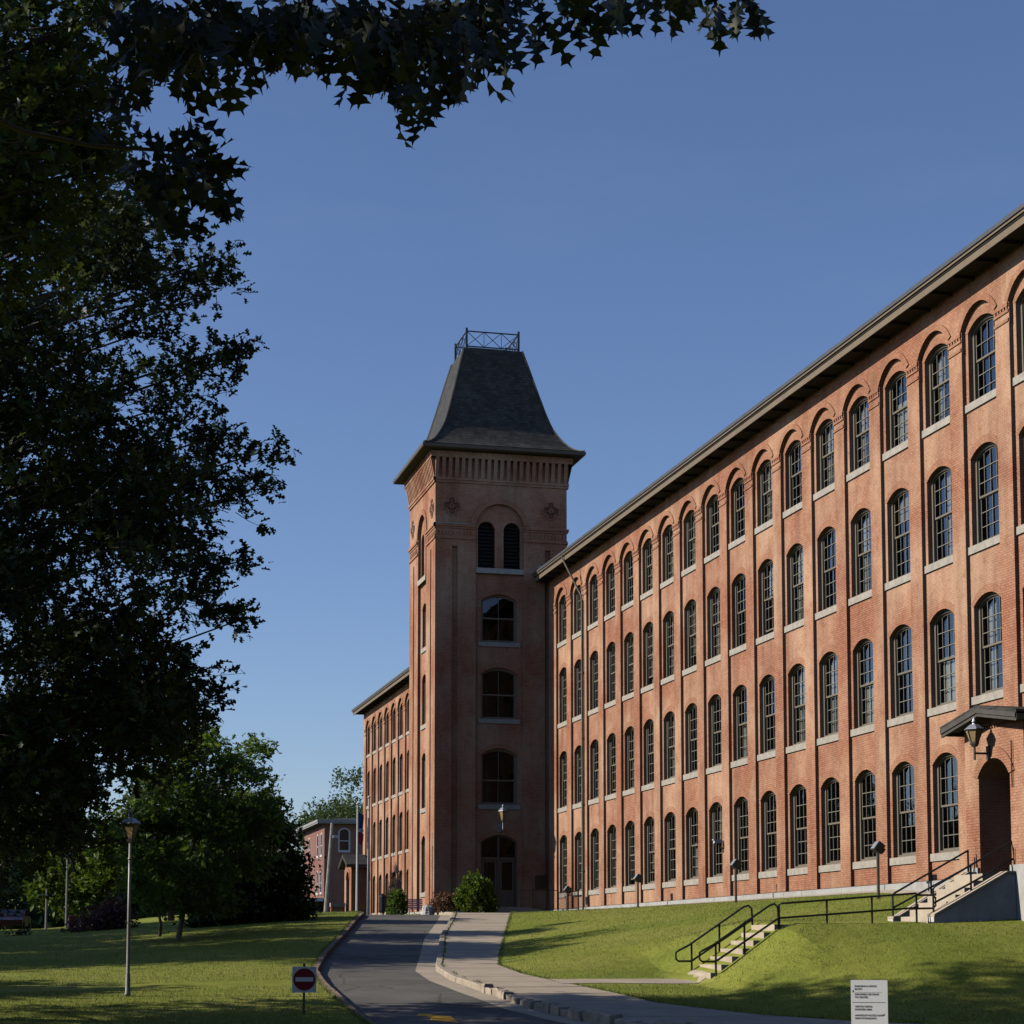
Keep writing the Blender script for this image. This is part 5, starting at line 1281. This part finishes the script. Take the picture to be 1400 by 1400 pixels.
# plaza objects left of the tower
b = thing('bench', 'purple slatted bench by the left foot of the tower', 'bench', (17.55, 91.5, terr(17.55, 91.5) + .0), rz=-.15); b.scale = (.8, .8, .85)
mb = MB()
for k in range(5): mb.box(-.42, .42, .0 - .02, .02, .42 + k * .11, .50 + k * .11)
mb.build('backrest', M['bench_slat'], b); mb = MB()
for k in range(3): mb.box(-.42, .42, -.42 + k * .13, -.32 + k * .13, .36, .39)
mb.build('seat', M['bench_slat'], b)
for s in (-.38, .38):
    mb = MB(); mb.box(s - .025, s + .025, -.4, .05, 0, .36); mb.build('leg', M['white'], b)
mb = MB(); g = random.Random(3); prof = []
rock = thing('pale_boulder', 'white rounded boulder at the crest of the driveway beside the bench', 'boulder', (0, 0, 0))
for i in range(7):
    th_ = math.pi * (i / 6) * .5; row = []
    for j in range(13):
        a = 2 * math.pi * (j % 12) / 12; r_ = math.cos(th_) ** .55 * (1 + .10 * math.sin(a * 3 + i)); row.append((16.98 + .31 * r_ * math.cos(a), 85.6 + .32 * r_ * math.sin(a), terr(16.98, 85.6) + .02 + .42 * math.sin(th_) * (1 + .08 * math.sin(a * 2))))
    prof.append(row)
mb.grid(prof); mb.build('boulder', M['rock'], rock)
mb = MB(); mb.box(17.7, 20.3, 86.0, 86.15, 1.2, 1.70); mb.build('edging', M['rock']); tag(bpy.data.objects['edging'], 'low pale edging stone in front of the tower bushes', 'edging')
bn = thing('litter_bin', 'dark blue litter bin near the mill wing wall', 'bin', (16.4, 94, terr(16.4, 94) + .0)); bn.scale = (.75, .75, .95)
mb = MB(); mb.lathe([(.16, .15), (.2, .3), (.21, .95)], 10); mb.build('body', M['bin'], bn); mb = MB(); mb.lathe([(.23, .95), (.2, 1.05), (.06, 1.15)], 10); mb.build('lid', M['bin'], bn)
mb = MB(); mb.bar((-.1, 0, 0), (-.1, 0, .3), .02); mb.bar((.1, 0, 0), (.1, 0, .3), .02); mb.build('leg', M['trim_dark'], bn)
rail_thing('walkway_handrail', 'short black two bar railing in front of the mill wing, behind the litter bin', [[(16.6, 95, 2.55), (17.5, 97, 2.6)], [(16.6, 95, 2.1), (17.5, 97, 2.15)]], [[(16.6, 95, 1.6), (16.6, 95, 2.6)], [(17.5, 97, 1.6), (17.5, 97, 2.62)]], .03)
# low planting at the crest: pale border stones
for k in range(3):
    pass

# flagpoles
for px, top, lab, fl in ((488, 1101, 'white flagpole with a red and white flag hanging limp', True), (503.5, 1092, 'bare white flagpole to the right of the flag', False)):
    p = W(px, 1255, 92); tp_ = W(px, top, 92); f = thing('flagpole', lab, 'flagpole', (p.x, 92, 1.5))
    H_ = tp_.z - 1.5; mb = MB(); mb.bar((0, 0, -.2), (0, 0, H_), .075, 8, .045); mb.build('pole', M['flagpole'], f); mb = MB(); mb.lathe([(.02, 0), (.07, .05), (.07, .1), (.01, .15)], 8, (0, 0, H_)); mb.build('finial', M['flagpole'], f)
    if fl:
        t = thing('flag', 'limp red, white and blue flag hanging from the left flagpole', 'flag', (p.x, 92, 1.5 + H_ - .35))
        for nm_, m_, z0, z1 in (('canton', 'flag_blue', 0, -.7), ('stripe', 'flag_white', -.7, -.9), ('stripe', 'flag_red', -.9, -1.45)):
            mb = MB(); rows = []
            for i in range(6):
                q = i / 5; rows.append([(.06 + .24 * s_ * (1 - .25 * q), .05 * math.sin(s_ * 9 + q * 2), z0 + (z1 - z0) * q - s_ * .12) for s_ in [k / 6 for k in range(7)]])
            mb.grid(rows); mb.build(nm_, M[m_], t, True)

# hydrant, car, poles on the left
p = W(96.5, 1287, 78); h = thing('fire_hydrant', 'small red fire hydrant at the edge of the purple shrub', 'fire hydrant', (p.x, p.y, terr(p.x, p.y) + .1))
mb = MB(); mb.lathe([(.13, 0), (.13, .05), (.09, .08), (.09, .45), (.11, .47), (.10, .55), (.03, .62)], 10); mb.build('body', M['hydrant'], h)
mb = MB(); mb.bar((-.15, 0, .33), (.15, 0, .33), .04, 8); mb.build('outlet', M['hydrant'], h)
c = thing('parked_car', 'dark red car parked beyond the left lawn', 'car', (-1.3, 128, terr(-1.3, 128) + .1), rz=1.45)
mb = MB(); prof = [(-2.1, .35), (-2.1, .75), (-1.7, .9), (-1.2, 1.0), (-.7, 1.42), (.8, 1.45), (1.5, 1.0), (2.1, .92), (2.15, .4)]
A = [(x, -.8, z) for x, z in prof]; B = [(x, .8, z) for x, z in prof]; mb.poly(A); mb.poly(B[::-1])
for i in range(len(A)): mb.poly([A[i], A[(i + 1) % len(A)], B[(i + 1) % len(A)], B[i]])
mb.build('body', M['car_paint'], c)
mb = MB(); mb.poly([(-1.0, -.81, 1.02), (1.3, -.81, 1.02), (.75, -.81, 1.38), (-.65, -.81, 1.38)]); mb.build('side_window', M['car_glass'], c)
mb = MB(); mb.poly([(-1.22, -.7, 1.01), (-1.22, .7, 1.01), (-.74, .65, 1.40), (-.74, -.65, 1.40)]); mb.build('rear_window', M['car_glass'], c)
for y in (-.65, .5):
    mb = MB(); mb.box(-2.13, -2.08, y, y + .18, .62, .75); mb.build('tail_light', M['sign_red'], c)
for x in (-1.35, 1.35):
    for y in (-.75, .75):
        mb = MB(); mb.lathe([(.32, -.1), (.32, .1)], 16); o = mb.build('wheel', M['tyre'], c, loc=(x, y, .32)); o.rotation_euler = (math.pi / 2, 0, 0)
for px, top, Y, lab in ((62.5, 1215, 96, 'thin grey lamp pole beyond the left lawn'), (90, 1160, 104, 'taller pale utility pole beyond the left lawn')):
    p = W(px, 1280, Y); q = W(px, top, Y); f = thing('utility_pole', lab, 'pole', (p.x, Y, 0)); mb = MB(); mb.bar((0, 0, terr(p.x, Y)), (0, 0, q.z), .06, 8, .045); mb.build('pole', M['pole'], f); mb = MB(); mb.bar((-.35, 0, q.z - .3), (.35, 0, q.z - .3), .04); mb.build('crossarm', M['wood'], f)

# ------------------------------------------------------------------ small brick building far behind
bb = thing('brick_house', 'small two storey brick building with white trimmed windows beyond the mill wing', 'building', (0, 0, 0))
BX, BY = 25.2, 175.0; BZ0, BZ1 = 2.8, 11.3; mpA = mp_left(BX); mpB = mp_front(BY)
wa = MB(); wb = MB()
ucs = (176.9, 179.3, 185.0)
bounds = [175, 178.1, 182, 188.4]
for i, uc in enumerate(ucs):
    cell(wa, mpA, bounds[i], bounds[i + 1], BZ0, 7.4, 0, (uc, 1.15, 5.1, 6.9, 7.2, .2)); cell(wa, mpA, bounds[i], bounds[i + 1], 7.4, BZ1, 0, (uc, 1.15, 8.5, 10.3, 10.6, .2))
cell(wb, mpB, BX, 33.5, BZ0, 7.4, 0, (28.6, 1.1, 5.0, 6.8, 7.15, .2)); cell(wb, mpB, BX, 29.0 - 1.6, 7.4, BZ1, 0); cell(wb, mpB, 27.4, 29.0, 7.4, BZ1, 0, None); 
wb2 = MB(); cell(wb2, mpB, 25.2, 28.5, 7.4, BZ1, 0, (27.0, 1.1, 8.85, 10.6, 10.95, .2)); cell(wb2, mpB, 28.5, 33.5, 7.4, BZ1, 0); cell(wb2, mpB, BX, 33.5, BZ0, 7.4, 0, (27.6, 1.1, 5.0, 6.8, 7.15, .2))
wa.build('wall', M['brick_far'], bb); wb2.build('wall', M['brick_far'], bb)
kw = window_kit(1.15, 1.8, 2.1, 2, [.9], []); kw2 = window_kit(1.1, 1.8, 2.13, 2, [.9], [])
def white_trim(loc, rz, w_, hs, hc):
    mb = MB(); arch_ring(mb, w_, hs, hc, w_ - .26, hs, hc - .13, -.02, .2); mb.box(-w_ / 2, w_ / 2, -.04, .12, -.12, .08); mb.box(-w_ / 2 + .13, w_ / 2 - .13, .02, .08, .88, .96); win = put('window', mb.mesh('window', M['white']), bb, loc, (0, 0, rz))
    mb = MB(); mb.poly([(-w_ / 2, .16, 0), (w_ / 2, .16, 0), (w_ / 2, .16, hs), (0, .16, hc), (-w_ / 2, .16, hs)]); put('glass', mb.mesh('glass', M['car_glass']), win)
for uc in ucs:
    for z in (5.1, 8.5): white_trim((BX, uc, z), -math.pi / 2, 1.15, 1.8, 2.1)
white_trim((27.0, BY, 8.85), 0, 1.1, 1.75, 2.1); white_trim((27.6, BY, 5.0), 0, 1.1, 1.8, 2.15)
mb = MB(); mb.box(BX - .7, 34, BY - .6, 189.2, BZ1, BZ1 + .12); mb.box(BX - .75, 34.05, BY - .65, 189.25, BZ1 + .12, BZ1 + .35); mb.build('eaves', M['eave_pale'], bb)
mb = MB(); mb.poly([(BX - .7, BY - .6, 11.66), (34, BY - .6, 11.66), (30, 181, 12.3)]); mb.poly([(BX - .7, BY - .6, 11.66), (BX - .7, 189.2, 11.66), (30, 181, 12.3)]); mb.build('roof', M['shingle'], bb)
mb = MB(); mb.box(22.5, 25.1, 174.5, 188, 4.3, 4.6); mb.build('porch_roof', M['white'], bb); mb = MB(); mb.box(23.2, 25.1, 176, 188, 2.8, 4.3); mb.build('porch', M['interior'], bb)
# utility pole and lamp in front of it
u = thing('utility_pole', 'leaning grey utility pole with a street lamp arm before the small brick building', 'pole', (0, 0, 0))
a = W(445, 1248, 160); b_ = W(454, 1125, 160); mb = MB(); mb.bar(a, b_, .16, 8, .12); mb.build('pole', M['wood'], u)
a = W(450, 1162, 160); b_ = W(457, 1144, 160); mb = MB(); mb.bar(a, b_, .04); mb.build('arm', M['pole'], u); mb = MB(); mb.box(b_.x - .1, b_.x + .35, 159.8, 160.2, b_.z - .1, b_.z + .12); mb.build('lamp_head', M['white'], u)
w_ = thing('brick_planter', 'low brick wall with a pale coping beside the far porch', 'wall', (0, 0, 0))
a = W(452, 1252, 146); b_ = W(471, 1240, 146); mb = MB(); mb.box(a.x, b_.x, 145.8, 146.1, 2.0, b_.z); mb.build('wall', M['brick'], w_); mb = MB(); mb.box(a.x - .05, b_.x, 145.7, 146.2, b_.z, b_.z + .3); mb.build('coping', M['stone'], w_)

# ------------------------------------------------------------------ grass blades near the camera
g = np_rng(77); n_ = 330000
yy = 33.0 + (g.uniform(0, 1, n_) ** 1.8) * 56; xx = yy * g.uniform(-.03, .60, n_)
zz = np.array([terr(x, y) for x, y in zip(xx[:n_], yy[:n_])]); XLv = np.array([xl(y) for y in yy]); XSv = np.array([xs(y) for y in yy])
ok = ((xx < XLv - KW - .02) | (xx > XSv + .02)) & (xx < 23.3) & ~((yy > 41.2) & (yy < 43.4) & (xx > 14.1)) & ~((yy > 41.6) & (yy < 43.05) & (xx < 15))
pos = np.stack([xx, yy, zz + KH - .01], 1)[ok]; V = np.array([(-.09, 0, 0), (.09, 0, 0), (0, 1, .1)], float); T = np.array([(0, 1, 2)])
dr_ = g.normal(size=pos.shape) * .45 + [0, 0, 1]
n2_ = 16000; y2 = 34 + g.uniform(0, 1, n2_) ** 1.4 * 50; which = g.integers(0, 3, n2_)
x2 = np.array([(xs(y) + abs(g.normal()) * .03 - .03) if k == 0 else (xl(y) - KW - abs(g.normal()) * .03 + .03) if k == 1 else (xr(y) + KW + g.normal() * .02) for y, k in zip(y2, which)])
keep2 = (which < 2) | ((y2 > 41.5) & (np.sin(y2 * 2.3) + np.sin(y2 * 5.1) > .35))
z2 = np.array([terr(x, y) for x, y in zip(x2, y2)]) + KH - .02
e2 = np.stack([x2, y2, z2], 1)[keep2]; e2 = e2[~((e2[:, 1] > 41.6) & (e2[:, 1] < 43.05) & (e2[:, 0] > 9.8))]
tuft = scatter('grass', (V, T), e2, g.normal(size=e2.shape) * .6 + [0, 0, 1], g.normal(size=e2.shape), g.uniform(.05, .12, len(e2)), M['blade'], None, 'stuff')
grs = scatter('grass', (V, T), pos, dr_, g.normal(size=pos.shape), g.uniform(.035, .075, len(pos)), M['blade'], None, 'stuff')
for o in bpy.data.objects:
    if o.name.split('.')[0] in ('brick_band', 'belt_course', 'dentils', 'twigs', 'cornice', 'balusters', 'iron_rod', 'frieze', 'arch_hood', 'louver', 'roof_railing', 'stems'): o['kind'] = 'stuff'
print('leaves', n1, 'tris', sum(len(m.polygons) * (o.users if False else 1) for m in bpy.data.meshes for o in [m]))
